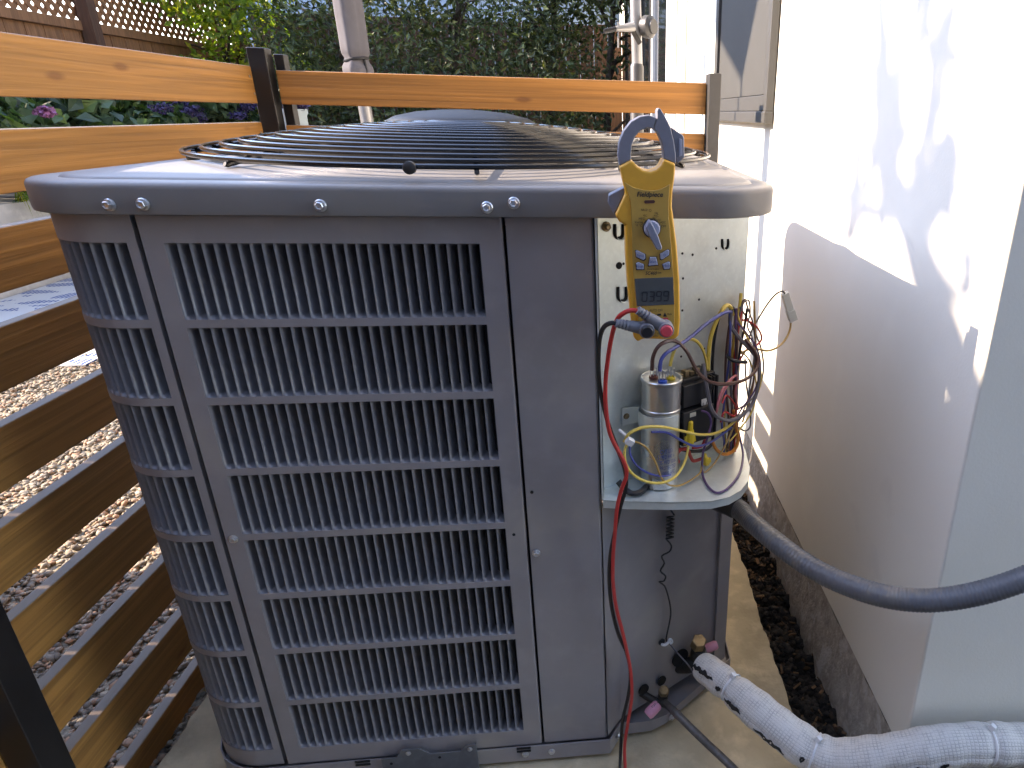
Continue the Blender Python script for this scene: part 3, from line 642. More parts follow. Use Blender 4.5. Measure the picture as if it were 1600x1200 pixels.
for k in range(3): pbox(u1 - .018 + k * .006, u1 - .0145 + k * .006, .036, .046, zb + .004, zt - .002, 'terminal_rib', M['blackp'], con, .0005)
for k in range(4): pbox(u0 + .012 + k * .010, u0 + .019 + k * .010, .020, .030, zt, zt + .006 + .003 * (k % 2), 'terminal_screw', M['brass'], con, .0008)
ux, zx = pu(1103, 632, .044); wl = mat('white_sticker', (.66, .66, .64), .5)
pbox(ux - .009, ux + .009, .0442, .0447, zx - .009, zx + .010, 'label_sticker', wl, con, 0)
U_ = (PB - PA).normalized()
text('UL', PA + U_ * ux + PN * .0449 + Vector((0, 0, zx)), .013, M['ink'], con, right=U_)
ux2, zx2 = pu(1082, 648, .05); pbox(ux2 - .005, ux2 + .006, .0502, .0506, zx2 - .003, zx2 + .0035, 'label_sticker', mat('yellowed_sticker', (.45, .44, .36), .5), con, 0)

# ------------------------------------------------------------------ wires
harness = thing('control_wiring', 'tangle of thin coloured control wires hanging out of the open corner', 'wires', tuple(onp(1140, 700, .03)))
def wire(col, pts, r=.0016, parent=None, name='wire', n=6, k=7, dz=0.0):
    P = []
    for x, y, o in pts:
        p = onp(x, y, o)
        if p.z < SZ + r + .0005 and y > 600: p = on(x, y, 2, SZ + r + .001)
        P.append(p)
    P = smoothpath(P, k)
    return MB().tube(P, r, n).build(name, W[col], parent or harness, smooth=True)
wire('brown', [(1019, 578, .046), (1020, 560, .050), (1026, 545, .054), (1036, 536, .056), (1050, 532, .056), (1062, 537, .056), (1074, 551, .060), (1086, 574, .062), (1098, 589, .064), (1114, 598, .066), (1137, 600, .066), (1162, 594, .062), (1179, 581, .058), (1184, 565, .05), (1178, 548, .045), (1164, 530, .035)], .0026)
wire('blue', [(1031, 580, .058), (1033, 563, .058), (1042, 551, .058), (1058, 541, .056), (1080, 526, .052), (1101, 508, .048), (1120, 495, .040), (1133, 488, .034), (1143, 487, .028)], .0025)
wire('yellow', [(1047, 572, .048), (1050, 558, .048), (1056, 543, .045), (1066, 534, .042), (1077, 530, .040), (1088, 533, .038), (1097, 544, .036), (1102, 558, .034), (1105, 575, .032)], .0022)
wire('yellow', [(1106, 590, .026), (1107, 555, .028), (1111, 525, .030), (1121, 498, .032), (1129, 484, .032), (1136, 477, .030), (1142, 481, .028), (1145, 492, .026)], .0030)
wire('black', [(1113, 605, .022), (1113, 570, .022), (1116, 530, .022), (1124, 493, .024), (1132, 479, .024), (1141, 478, .024), (1149, 488, .024), (1150, 520, .022)], .0024)
wire('grey', [(1099, 568, .040), (1102, 590, .048), (1106, 615, .056), (1112, 640, .060), (1124, 653, .062), (1142, 657, .060), (1160, 648, .056), (1176, 630, .052), (1184, 605, .048), (1186, 578, .044), (1180, 556, .040), (1166, 540, .036), (1150, 522, .032), (1141, 506, .028), (1141, 490, .026)], .0030)
rb = random.Random(3)
for i, (c, r) in enumerate((('brown', .0019), ('grey', .0021), ('orange', .0019), ('blue', .0017), ('yellow', .0019), ('black', .0020), ('red', .0016), ('tan', .0019), ('purple', .0016), ('brown', .0017))):
    ox = rb.uniform(-9, 14); oo = rb.uniform(.012, .034); pts = []
    for y in (482, 500, 520, 542, 565, 590, 615, 640, 665, 690, 706):
        sw = 4 * math.sin(y * .02 + i) ; base = 1149 - .08 * (y - 482) + (.08 * (y - 600) if y > 600 else 0)
        pts.append((base + ox * (1 if y < 690 else .4) + sw * 1.3, y, oo + .004 * math.sin(y * .05 + i * 2)))
    wire(c, pts, r)
wire('orange', [(1157, 462, .012), (1156, 480, .014), (1154, 500, .016), (1152, 530, .020), (1150, 560, .022)], .0022)
wire('yellow', [(1158, 458, .014), (1156, 476, .016), (1153, 495, .018)], .0024)
for c, r, pts in (
    ('grey', .0014, [(1150, 520, .02), (1156, 490, .02), (1162, 473, .02), (1170, 470, .02), (1172, 490, .02), (1168, 510, .022), (1176, 530, .025), (1178, 560, .03), (1172, 600, .03), (1166, 640, .03), (1150, 662, .03)]),
    ('brown', .0014, [(1151, 510, .018), (1158, 478, .018), (1164, 468, .018), (1168, 480, .018), (1176, 505, .02), (1180, 540, .02), (1178, 590, .022), (1168, 625, .026), (1158, 650, .028)]),
    ('red', .0016, [(1160, 500, .02), (1170, 502, .02), (1184, 513, .018), (1190, 528, .016), (1184, 538, .018), (1176, 542, .02), (1165, 548, .022), (1152, 570, .03)]),
    ('tan', .0016, [(1178, 470, .018), (1180, 520, .018), (1179, 570, .02), (1175, 610, .022), (1160, 660, .026)]),
    ('black', .0014, [(1168, 545, .024), (1173, 520, .02), (1186, 496, .012), (1200, 474, .006), (1212, 460, .002), (1222, 455, .0), (1226, 459, .0)]),
    ('tan', .0018, [(1236, 498, -.002), (1234, 516, .0), (1226, 532, .004), (1214, 543, .010), (1200, 548, .016), (1186, 546, .022), (1172, 545, .026), (1158, 552, .03)]),
    ('pink', .0018, [(1120, 640, .052), (1124, 620, .050), (1132, 604, .046), (1142, 592, .042), (1150, 587, .038), (1152, 596, .036), (1149, 614, .034), (1153, 640, .032)]),
    ('pink', .0016, [(1118, 650, .05), (1126, 622, .048), (1138, 600, .044), (1147, 588, .040)]),
    ('red', .0016, [(1128, 630, .048), (1136, 618, .044), (1150, 636, .040), (1147, 650, .040), (1132, 644, .044), (1126, 660, .046)]),
    ('grey', .0014, [(1164, 560, .024), (1166, 600, .022), (1172, 640, .018), (1172, 666, .016), (1164, 673, .018), (1154, 668, .022)]),
    ('yellow', .0021, [(975, 690, .060), (984, 677, .068), (1004, 668, .074), (1034, 667, .080), (1064, 673, .076), (1092, 679, .070), (1118, 677, .064), (1140, 665, .056), (1156, 650, .046)]),
    ('blue', .0017, [(1018, 675, .076), (1042, 676, .078), (1064, 688, .074), (1086, 697, .068), (1108, 692, .062), (1128, 679, .054), (1143, 668, .046)]),
    ('yellow', .0019, [(982, 690, .064), (976, 705, .066), (978, 725, .072), (990, 742, .078), (1012, 753, .082), (1036, 754, .082), (1056, 744, .076), (1069, 724, .068), (1074, 706, .060), (1076, 692, .056)]),
    ('blue', .0013, [(986, 692, .066), (984, 706, .070), (992, 724, .076), (1010, 738, .080), (1032, 744, .082), (1048, 742, .078)]),
    ('tan', .0014, [(984, 690, .066), (998, 692, .074), (1012, 702, .080), (1024, 722, .082), (1032, 744, .082), (1044, 757, .078), (1060, 759, .072), (1078, 751, .066), (1094, 738, .060), (1097, 722, .056), (1100, 738, .054), (1116, 724, .050), (1132, 698, .046), (1146, 668, .040)]),
    ('purple', .0017, [(1096, 642, .056), (1106, 646, .060), (1111, 660, .062), (1106, 682, .064), (1099, 706, .062), (1097, 728, .058), (1099, 746, .054), (1108, 762, .050), (1121, 770, .048), (1138, 762, .044), (1155, 740, .038), (1161, 712, .034), (1156, 684, .032), (1151, 664, .034)]),
    ('orange', .0028, [(1112, 688, .034), (1120, 703, .040), (1134, 710, .042), (1148, 702, .040), (1153, 686, .036), (1150, 668, .034), (1146, 640, .03)]),
    ('red', .0028, [(1060, 722, .038), (1057, 712, .044), (1063, 703, .046), (1074, 702, .044), (1078, 712, .040), (1084, 720, .038), (1098, 716, .036)]),
    ('black', .0026, [(1060, 682, .03), (1061, 700, .034), (1080, 705, .036), (1100, 703, .036), (1112, 694, .034), (1114, 678, .030)]),
    ('black', .0045, [(966, 752, .020), (976, 764, .030), (988, 771, .040), (1002, 768, .040), (1012, 758, .030)]),
    ('red', .0022, [(1082, 700, .045), (1096, 697, .046), (1102, 684, .046), (1106, 668, .042)])):
    wire(c, pts, r)
for c, r, pts in (('yellow', .0015, [(1150, 655, .036), (1172, 636, .034), (1188, 600, .026), (1186, 566, .022), (1174, 540, .022), (1160, 512, .022), (1152, 492, .024)]),
    ('grey', .0014, [(1152, 640, .036), (1176, 622, .030), (1192, 585, .020), (1190, 548, .016), (1178, 516, .016), (1164, 492, .018), (1156, 480, .02)]),
    ('purple', .0014, [(1148, 500, .028), (1166, 520, .030), (1184, 548, .028), (1188, 580, .028), (1178, 612, .032), (1158, 640, .038), (1146, 664, .04)]),
    ('yellow', .0013, [(1140, 690, .038), (1158, 668, .034), (1176, 640, .026), (1182, 604, .022), (1172, 566, .024), (1158, 548, .028)])):
    wire(c, pts, r)
ct = thing('wire_connector', 'small white plastic plug hanging on loose wires in front of the wall', 'connector', tuple(onp(1236, 500, 0)))
a, b = onp(1226, 458, -.0005), onp(1239, 500, -.002); d = (b - a); L_ = d.length; d.normalize(); sd = Vector((1, .2, .1)).cross(d).normalized(); s2 = d.cross(sd)
def obox(o, d, s, t, l0, l1, hw, ht): return MB().prism([o + d * l0 + s * x * hw + t * y * ht for x, y in ((-1, -1), (1, -1), (1, 1), (-1, 1))], [o + d * l1 + s * x * hw + t * y * ht for x, y in ((-1, -1), (1, -1), (1, 1), (-1, 1))])
wp = mat('white_nylon_plug', (.60, .60, .54), .45)
obox(a, d, s2, sd, 0, L_ * .62, .0058, .004).build('plug_body', wp, ct, bevel=.0007); obox(a, d, s2, sd, L_ * .622, L_, .0068, .005).build('socket_body', wp, ct, bevel=.0007)
# wire nuts, clip and zip ties
def wnut(px, py, off, ax, s_, lab):
    c = onp(px, py, off)
    t = thing('wire_nut', lab, 'wire nut', tuple(c))
    MB().lathe([(.0055 * s_, 0), (.0058 * s_, .006 * s_), (.0046 * s_, .016 * s_), (.0034 * s_, .0165 * s_), (.0030 * s_, .026 * s_), (.002 * s_, .027 * s_)], c, ax, 10).build('cap', mat('yellow_nut', (.72, .52, .03), .4), t, smooth=True, sharp=30)
    U2 = (PB - PA).normalized() * .009 * s_
    MB().prism([c + U2, c - U2, c - U2 + PN * .002, c + U2 + PN * .002], [p + Vector((0, 0, .010 * s_)) for p in (c + U2 * .8, c - U2 * .8, c - U2 * .8 + PN * .002, c + U2 * .8 + PN * .002)]).build('wing', mat('yellow_nut', (.72, .52, .03), .4), t, bevel=.0006)
wnut(1077, 692, .050, (.03, 0, 1), 1.25, 'upright yellow twist-on wire connector in front of the black contactor')
wnut(1104, 724, .040, (-.2, -.4, .8), .9, 'small yellow twist-on wire connector lying low on the shelf')
clip = thing('wire_clip', 'black plastic clip holding the wire bundle to the panel edge', 'clip', tuple(onp(1143, 560, .02)))
MB().tube(smoothpath([onp(x, y, o) for x, y, o in ((1138, 540, .004), (1136, 550, .02), (1140, 560, .036), (1152, 565, .042), (1166, 566, .034))], 6), .0028, 8).build('strap', M['blackp'], clip, smooth=True)
zt_ = thing('cable_tie', 'white cable tie gathering the thin wires left of the capacitor', 'cable tie', tuple(onp(982, 690, .06)))
MB().tube(smoothpath([onp(x, y, o) for x, y, o in ((968, 672, .045), (976, 679, .058), (984, 686, .068), (990, 692, .074))], 5), .0020, 6).build('tail', M['white_tie'], zt_, smooth=True)
c = onp(984, 690, .070); MB().box(c - Vector((.005, .004, .0045)), c + Vector((.005, .004, .0045)), Euler((.2, .6, .2)).to_matrix(), c).build('head', M['white_tie'], zt_, bevel=.001)
ground = MB().box(onp(1108, 742, .03) - Vector((.008, .006, .0)), onp(1108, 742, .03) + Vector((.010, .006, .006)), Euler((0, 0, .5)).to_matrix()); go = ground.build('ground_lug', M['zinc'], ac, bevel=.0015)
# squiggly sensor wire on the lower face
pts = [(1049, 782), (1042, 791), (1048, 797), (1053, 804)]
P = [onp(x, y, .014) for x, y in pts]
for k in range(46):
    t = k / 45; a = t * 2 * math.pi * 6.5; P.append(onp(1048 + 5.5 * math.cos(a) - 1.5 * t, 806 + 36 * t, .016 + .006 * math.sin(a)))
P += [onp(x, y, .013) for x, y in ((1049, 852), (1046, 862), (1034, 869), (1038, 880), (1032, 892), (1040, 900), (1037, 908), (1030, 909), (1038, 915), (1043, 928), (1047, 945), (1048, 960), (1045, 978), (1041, 998), (1043, 1004))]
sw = tag(MB().tube(smoothpath(P, 3), .0014, 6).build('sensor_wire', W['black'], None, smooth=True), 'black coiled sensor wire running down the lower grey panel', 'wire')
MB().lathe([(.006, -.001), (.006, .0008)], onp(1034, 1003, .0095), PN, 16).build('grommet', M['rubber'], lp)
wt = MB().tube(smoothpath([onp(x, y, .016) for x, y in ((1034, 1007), (1039, 1008), (1044, 1004), (1047, 999), (1050, 1003), (1046, 1006))], 5), .0024, 7).build('cable_tie', M['white_tie'], None, smooth=True); tag(wt, 'white tie round the sensor wire at its hole above the valves', 'cable tie')
tag(MB().tube(smoothpath([onp(1046, 1006, .016), onp(1060, 1022, .03), onp(1076, 1040, .05), onp(1090, 1062, .065)], 6), .0013, 6).build('ground_wire', W['grey'], None, smooth=True), 'thin grey wire slanting from the white tie to the insulated pipe', 'wire')

# ================================================================== CLAMP METER AND LEADS
MY = -0.068
mt = thing('clamp_meter', 'yellow and grey digital clamp meter hung on the front edge of the lid', 'meter', tuple(ony(1020, 535, -.05)))
body = [(968, 260), (971, 275), (975, 292), (977, 303), (961, 337), (968, 347), (977, 352), (978, 400), (981, 450), (986, 500), (990, 528), (997, 535), (1004, 530), (1054, 531), (1061, 525), (1063, 500), (1062, 440), (1058, 385), (1053, 345), (1050, 322), (1051, 300), (1054, 280), (1056, 256), (1037, 248), (1033, 258), (1026, 265), (1016, 268.5), (1005, 266), (996, 260), (990, 253), (986, 250)]
pxprism(body, MY, MY + .036, 'body', M['meter_y'], mt, bevel=.0028, seg=3)
face = [(975, 284), (990, 293), (1006, 297), (1020, 298), (1034, 295), (1047, 288), (1045, 312), (1045, 340), (1049, 385), (1053, 440), (1054, 500), (1053, 524), (1003, 525), (997, 500), (991, 450), (988, 400), (987, 345), (985, 315), (980, 298)]
pxprism([(x, y) for x, y in face], MY - .0014, MY + .002, 'faceplate', M['meter_f'], mt, bevel=.0006)
ljaw = [(968, 260), (965, 242), (967, 222), (974, 204), (986, 189), (1000, 181), (1014, 179), (1026, 184), (1021, 202), (1012, 200), (1001, 204), (992, 214), (987, 228), (986, 240), (986, 250)]
pxprism(ljaw, MY + .004, MY + .026, 'jaw', M['meter_g'], mt, bevel=.0016)
rjaw = [(1026.6, 184), (1026, 173), (1028.5, 168), (1032, 169.5), (1040, 183), (1048, 199), (1053, 220), (1056, 240), (1056, 256), (1037, 248), (1036.5, 236), (1033, 220), (1027, 207), (1021.6, 202)]
pxprism(rjaw, MY + .004, MY + .026, 'jaw', M['meter_g'], mt, bevel=.0016)
hk = pxprism([(1049, 199), (1067, 211), (1069, 215), (1069.5, 246), (1057, 257)], MY + .012, MY + .030, 'lead_holder', M['meter_g'], mt, bevel=.0012)
pxprism([(1061, 216), (1066, 218), (1066, 243), (1061, 245)], MY + .0105, MY + .014, 'rib', M['button'], hk, bevel=.0006)  # paler strip painting the highlight on the side lever
pxprism([(976, 292), (951, 305), (950, 317), (960, 336), (976, 303)], MY + .010, MY + .028, 'trigger', M['meter_g'], mt, bevel=.0014)
T_ = MY - .0015
def mtx(s_, x, y, h, wpx, m=M['ink'], shear=0.0, bold=0.0):
    c = ony(x, y, T_ - .0002); sc = (ony(x + wpx / 2, y, T_) - ony(x - wpx / 2, y, T_)).length
    return text(s_, c, h * .00076 * 1.35, m, mt, width=sc, shear=shear, bold=bold)
mtx('Fieldpiece', 1015, 304, 7, 41, shear=.25, bold=.02)
pxprism(rr_ := [(1008, 313), (1022, 312.5), (1024, 315), (1022, 317.5), (1008, 318), (1006, 315.5)], T_ - .0006, T_ + .001, 'indicator_slot', mat('brown_slot', (.10, .04, .03), .4), mt)
for s_, x, y, h, w_ in (('INRUSH', 1007, 328, 3.4, 11), ('Hz', 1025.5, 333, 3.2, 5), ('AAC', 1025, 337, 3.2, 7.5), ('VDC', 1008, 337, 3, 6), ('O', 1016, 329, 4, 3.5), ('VAC', 1023, 341, 3, 7), ('MFD', 1003, 342, 3.6, 10), ('ADC', 1029, 344, 3, 8), ('Vsense', 998, 347, 3.4, 13), ('uADC', 1035, 347.5, 3.2, 10), ('°F °C', 998, 352.5, 3.2, 10), ('OFF', 1037, 353.5, 3.4, 8)):
    mtx(s_, x, y, h, w_)
dc = ony(1018, 356, MY - .0015); R_ = 13 * .00076
dial = MB().lathe([(R_, 0), (R_, .004), (R_ * .9, .0055)], dc, (0, -1, 0), 32).build('dial', M['blackp'], mt, smooth=True)
MB().lathe([(R_ * .86, .004), (R_ * .86, .0075), (R_ * .76, .0085)], dc, (0, -1, 0), 32).build('dial_cap', M['button'], dial, smooth=True)
kn = [(1013, 344), (1016, 344), (1022, 354), (1030, 372), (1036, 389), (1034, 393), (1027, 393), (1020, 380), (1012, 366), (1008, 354)]
pxprism(kn, MY - .018, MY - .009, 'pointer', mat('pointer_plastic', (.20, .21, .27), .38), dial, bevel=.0016, taper=.12)
for pts, s_ in (([(992, 391), (995, 390.5), (1009, 397), (1009.5, 405), (1006, 408), (993, 402)], 'Sync'), ([(993, 411), (997, 409), (1007, 413), (1007, 422), (994, 422)], 'Range'), ([(1015, 401), (1026, 401), (1029, 415), (1012, 416.5)], 'Select'), ([(1030, 397), (1044, 389), (1047, 391), (1046, 399), (1034, 407), (1031, 406)], 'O'), ([(1034, 413), (1045, 408), (1048, 410), (1047, 421), (1037, 422)], 'Hold')):
    bo = pxprism([(x, y) for x, y in pts], T_ - .0008, T_ + .001, 'button', M['ink'], mt)
    cxp = sum(p[0] for p in pts) / len(pts); cyp = sum(p[1] for p in pts) / len(pts)
    q = [(cxp + (x - cxp) * .86, cyp + (y - cyp) * .86) for x, y in pts]
    pxprism(q, T_ - .0030, T_ - .0005, 'button_cap', M['button'], bo, bevel=.0007)
    wpx = {'O': 4}.get(s_, 11); c = ony(cxp, cyp + .6, T_ - .0033)
    text(s_, c, .0042, M['blueink'], mt, width=(ony(cxp + wpx / 2, cyp, T_) - ony(cxp - wpx / 2, cyp, T_)).length)
mtx('Hold Light', 1020, 420.5, 2.6, 18); mtx('SC460', 1017, 427, 5, 18, shear=.25, bold=.02); mtx('TRMS', 1030, 426.5, 3.2, 6, shear=.25)
pxprism([(991.5, 435.5), (1051.5, 433), (1053.5, 476), (995, 478.5)], T_ - .0004, T_ + .001, 'screen', M['lcd'], mt, bevel=.0003)
# seven-segment reading 0399
seg = {'0': 'abcdef', '3': 'abcdg', '9': 'abcdfg', '5': 'acdfg'}
for i, ch in enumerate('0399'):
    x0, y0, ww, hh, sk = 1004 + i * 11.2, 456.5 - i * .4, 7.2, 14.5, -1.0
    S_ = {'a': ((0, 0), (ww, 0)), 'b': ((ww, 0), (ww, hh / 2)), 'c': ((ww, hh / 2), (ww, hh)), 'd': ((0, hh), (ww, hh)), 'e': ((0, hh / 2), (0, hh)), 'f': ((0, 0), (0, hh / 2)), 'g': ((0, hh / 2), (ww, hh / 2))}
    mb = MB()
    for s_ in seg[ch]:
        (xa, ya), (xb, yb) = S_[s_]; hx = .9 if xa == xb else -.35; hy = .9 if ya == yb else -.35
        pts = [(x0 + xa - hx, y0 + ya - hy), (x0 + xb + hx, y0 + ya - hy), (x0 + xb + hx, y0 + yb + hy), (x0 + xa - hx, y0 + yb + hy)]
        mb.add([ony(x + sk * (y - y0) / hh, y, T_ - .0009) for x, y in pts], [(0, 1, 2, 3)])
    mb.build('digit', M['lcdink'], mt)
mtx('AUTO OFF', 1025, 485, 4, 21); mtx('MAX 600V', 1046, 491, 3.4, 8)
mb = MB(); tri = [(1036, 494.5), (1039, 488.5), (1042, 494.5)]
pxprism(tri, T_ - .0003, T_ + .0005, 'warning_triangle', M['ink'], mt); pxprism([(1027, 490.5), (1033, 490), (1033, 493), (1027, 493.2)], T_ - .0003, T_ + .0005, 'plug_symbol', M['ink'], mt)
pxprism([(1036, 497), (1044, 496.5), (1044, 504), (1036, 504.5)], T_ - .0004, T_ + .0005, 'red_patch', M['redp'], mt); mtx('CAT III', 1024, 521, 3.5, 10); mtx('600V', 1024, 525, 3, 8)
# test leads: angled boots plugged into the meter, cables hanging to the ground
def lead(name, lab, col, jack, boot, cable, pm):
    t = thing(name, lab, 'test lead', tuple(ony(*jack, MY - .01)))
    (x0, y0), (x1, y1) = jack, boot; n = 9; loops = []
    a = ony(x0, y0, MY - .016); b = ony(x1, y1, MY - .022); d = (b - a).normalized(); sd = Vector((0, -1, 0)); up = d.cross(sd).normalized()
    for k in range(n + 1):
        q = k / n; r1 = .0078 * (1 - q) + .0052 * q if q < .62 else .0046; c = a.lerp(b, q)
        loops.append([c + up * r1 * math.cos(g) + sd * r1 * .85 * math.sin(g) for g in np.linspace(0, 2 * math.pi, 14, endpoint=False)])
    MB().loft(loops, True, True).build('boot', M['greyp'], t, smooth=True)
    for k in range(4):
        c = a.lerp(b, .66 + .11 * k); MB().tube([c - d * .0012, c + d * .0012], .0060 - .0004 * k, 12).build('strain_rib', M['greyp'], t, bevel=.0004)
    MB().lathe([(.0088, -.006), (.0088, .008), (.0078, .010)], a, (0, -1, 0), 24).build('boot_end', M['greyp'], t, smooth=True)
    MB().lathe([(.0068, .0085), (.0068, .0118), (.0055, .013)], a, (0, -1, 0), 24).build('plug_button', pm, t, smooth=True)
    P = [a.lerp(b, .9)] + [ony(x, y, Y) for x, y, Y in cable]
    MB().tube(smoothpath(P, 8), .0027, 8).build('cable', W[col], t, smooth=True)
low_r = [(975, 722, -.045), (979, 742, -.042), (971, 765, -.040), (964, 795, -.036), (961, 830, -.030), (958, 870, -.025), (958, 910, -.022), (963, 950, -.018), (972, 985, -.014), (980, 1020, -.010), (986, 1055, -.008), (987, 1090, -.010), (981, 1130, -.014), (976, 1165, -.018), (977, 1200, -.03), (980, 1240, -.06)]
low_b = [(970, 715, -.040), (977, 738, -.036), (978, 762, -.034), (970, 790, -.030), (962, 825, -.026), (954, 865, -.021), (952, 905, -.018), (956, 950, -.014), (966, 990, -.010), (979, 1020, -.006), (985, 1050, -.004), (982, 1085, -.006), (973, 1125, -.010), (970, 1165, -.014), (969, 1200, -.03), (970, 1240, -.06)]
lead('test_lead', 'red test lead from the meter to the ground, grey boot with red button', 'red', (1040, 513), (997, 485), [(988, 485, -.088), (975, 489, -.086), (964, 500, -.080), (956, 525, -.074), (950, 560, -.068), (946, 600, -.062), (947, 640, -.056), (954, 680, -.050)] + low_r, M['redp'])
lead('test_lead', 'black test lead from the meter to the ground, grey boot with black button', 'black', (1010, 514), (963, 505), [(954, 505, -.088), (943, 512, -.084), (937, 530, -.078), (935, 560, -.070), (936, 595, -.060), (942, 630, -.052), (953, 670, -.046)] + low_b, M['blackp'])

# ================================================================== REFRIGERANT LINES, VALVES, CONDUIT
vz = thing('service_valve', 'large brass-capped suction valve with pink cap at the foot of the corner', 'valve', tuple(onp(1085, 1060, .02)))
def onl(x, y, off): return onp(x, y, off)
c1 = onl(1092, 1003, .030)
MB().lathe([(.0135, -.014), (.0135, .004), (.012, .006)], c1, (.1, -.35, .9), 6, .3).build('hex_cap', M['brass'], vz, bevel=.0012)
MB().tube(smoothpath([onl(1060, 1040, -.004), onl(1074, 1040, .012), onl(1087, 1038, .026), onl(1094, 1048, .034)], 5), .0135, 14).build('valve_body', M['rust'], vz, smooth=True)
MB().lathe([(.0125, -.02), (.0125, .004)], c1 + Vector((0, .003, -.02)), (.1, -.2, 1), 20).build('valve_neck', M['rust'], vz, smooth=True)
MB().lathe([(.0072, -.012), (.0084, -.008), (.0084, .006), (.006, .010)], onl(1113, 1010, .022), (.9, .1, .3), 18).build('pink_cap', M['pink'], vz, smooth=True)
MB().lathe([(.017, -.002), (.017, .001)], onl(1063, 1028, .008), PN, 20).build('valve_opening', M['dark'], lp)
v2 = thing('service_valve', 'small brass-capped liquid valve with marked pink cap low on the corner', 'valve', tuple(onl(1037, 1100, .02)))
c2 = onl(1037, 1080, .034)
MB().lathe([(.0092, -.009), (.0092, .004), (.008, .0055)], c2, (.05, -.3, .95), 6, .2).build('hex_cap', M['brass'], v2, bevel=.001)
MB().lathe([(.0085, -.016), (.0085, -.006)], c2, (.05, -.2, 1), 16).build('valve_body', M['rust'], v2, smooth=True)
pk = MB().lathe([(.0062, -.013), (.0088, -.010), (.0092, 0), (.0092, .008), (.0075, .012)], onl(1020, 1109, .052), (-.75, -.45, -.42), 20).build('pink_cap', M['pink'], v2, smooth=True)
text('ON', onl(1023, 1101, .060), .008, M['ink'], v2, right=Vector((.75, .3, .45)), up=Vector((-.5, -.2, .8)))
MB().tube(smoothpath([onl(1002, 1082, .002), onl(1014, 1090, .016), onl(1028, 1097, .030), onl(1040, 1100, .040)], 5), .0062, 12).build('stub', M['rust'], v2, smooth=True)
MB().lathe([(.010, -.002), (.010, .001)], onl(1006, 1078, .0092), PN, 20).build('valve_opening', M['dark'], lp); MB().lathe([(.009, -.002), (.009, .001)], onl(1034, 1064, .0092), PN, 20).build('valve_opening', M['dark'], lp)
tag(MB().tube(smoothpath([onl(1038, 1098, .040), ony(1052, 1110, -.002), ony(1075, 1133, -.03), ony(1105, 1162, -.055), ony(1135, 1190, -.08), ony(1160, 1215, -.11), ony(1190, 1245, -.16)], 6), lambda t: .0062 if abs(t - .22) > .02 else .0074, 14).build('liquid_line', M['linegrey'], None, smooth=True), 'thin dull grey copper line leaving the small valve across the pad', 'pipe')

# insulated suction line: wrapped tube with a woven jacket
pipe = thing('insulated_pipe', 'thick white wrapped insulated pipe bending across the pad towards the wall', 'pipe', (0.85, -0.15, 0))
pc = [ony(1098, 1040, .03), ony(1125, 1060, -.005), ony(1165, 1093, -.045), ony(1215, 1135, -.085), ony(1262, 1170, -.115), ony(1305, 1186, -.135), ony(1360, 1184, -.150), ony(1430, 1172, -.160), ony(1500, 1163, -.165), ony(1580, 1163, -.168), ony(1680, 1163, -.170), ony(1800, 1163, -.172)]
pth = smoothpath(pc, 26); NP = len(pth)
acc = [0.0]
for i in range(1, NP): acc.append(acc[-1] + (pth[i] - pth[i - 1]).length)
TOT = acc[-1]
ties = [acc[int(NP * .135)], acc[int(NP * .385)], acc[int(NP * .775)]]
def prad(s_):
    r = .0225 + .0065 * min(1, s_ / .16) + .0008 * math.sin(s_ * 70) + .0006 * math.sin(s_ * 173)
    for t in ties: r -= .0026 * math.exp(-((s_ - t) / .007) ** 2)
    return r
vs = []; fs = []; uvs = []; NA = 40; up = None; frames = []
for i in range(NP):
    t = (pth[min(i + 1, NP - 1)] - pth[max(i - 1, 0)]).normalized()
    if up is None: up = Vector((0, 0, 1))
    up = (up - t * up.dot(t)).normalized(); sd = t.cross(up); frames.append((pth[i], t, up.copy(), sd))
    for k in range(NA + 1):
        a = 2 * math.pi * k / NA; rad = prad(acc[i]) + .0008 * math.sin(3 * a + acc[i] * 20); da = ((a - 1.42 + math.pi) % (2 * math.pi)) - math.pi
        rad -= .0022 * math.exp(-(da / .10) ** 2)              # lengthwise wrap seam
        vs.append(pth[i] + (up * math.cos(a) + sd * math.sin(a)) * rad); uvs.append((acc[i], a / (2 * math.pi) * .16))
for i in range(NP - 1):
    for k in range(NA): fs.append((i * (NA + 1) + k, i * (NA + 1) + k + 1, (i + 1) * (NA + 1) + k + 1, (i + 1) * (NA + 1) + k))
me = bpy.data.meshes.new('jacket'); me.from_pydata(vs, [], fs); ul = me.uv_layers.new(name='UVMap')
for p in me.polygons:
    p.use_smooth = True
    for li in p.loop_indices: ul.data[li].uv = uvs[me.loops[li].vertex_index]
jm = bpy.data.materials.new('woven_jacket'); jm.use_nodes = True; n = jm.node_tree.nodes; L = jm.node_tree.links; b = n['Principled BSDF']; b.inputs['Roughness'].default_value = .75
uvn = n.new('ShaderNodeUVMap'); uvn.uv_map = 'UVMap'
nz = n.new('ShaderNodeTexNoise'); nz.inputs['Scale'].default_value = 60; L.new(uvn.outputs[0], nz.inputs['Vector'])
wv = []
for ax_, sc_ in (('X', 62), ('Y', 80)):
    t = n.new('ShaderNodeTexWave'); t.bands_direction = ax_; t.inputs['Scale'].default_value = sc_; t.inputs['Distortion'].default_value = 1.2; t.inputs['Detail'].default_value = 1; t.inputs['Detail Scale'].default_value = 3; L.new(uvn.outputs[0], t.inputs['Vector'])
    p = n.new('ShaderNodeMath'); p.operation = 'POWER'; p.inputs[1].default_value = 5; L.new(t.outputs['Fac'], p.inputs[0]); wv.append(p.outputs[0])
mxm = n.new('ShaderNodeMath'); mxm.operation = 'MAXIMUM'; L.new(wv[0], mxm.inputs[0]); L.new(wv[1], mxm.inputs[1])
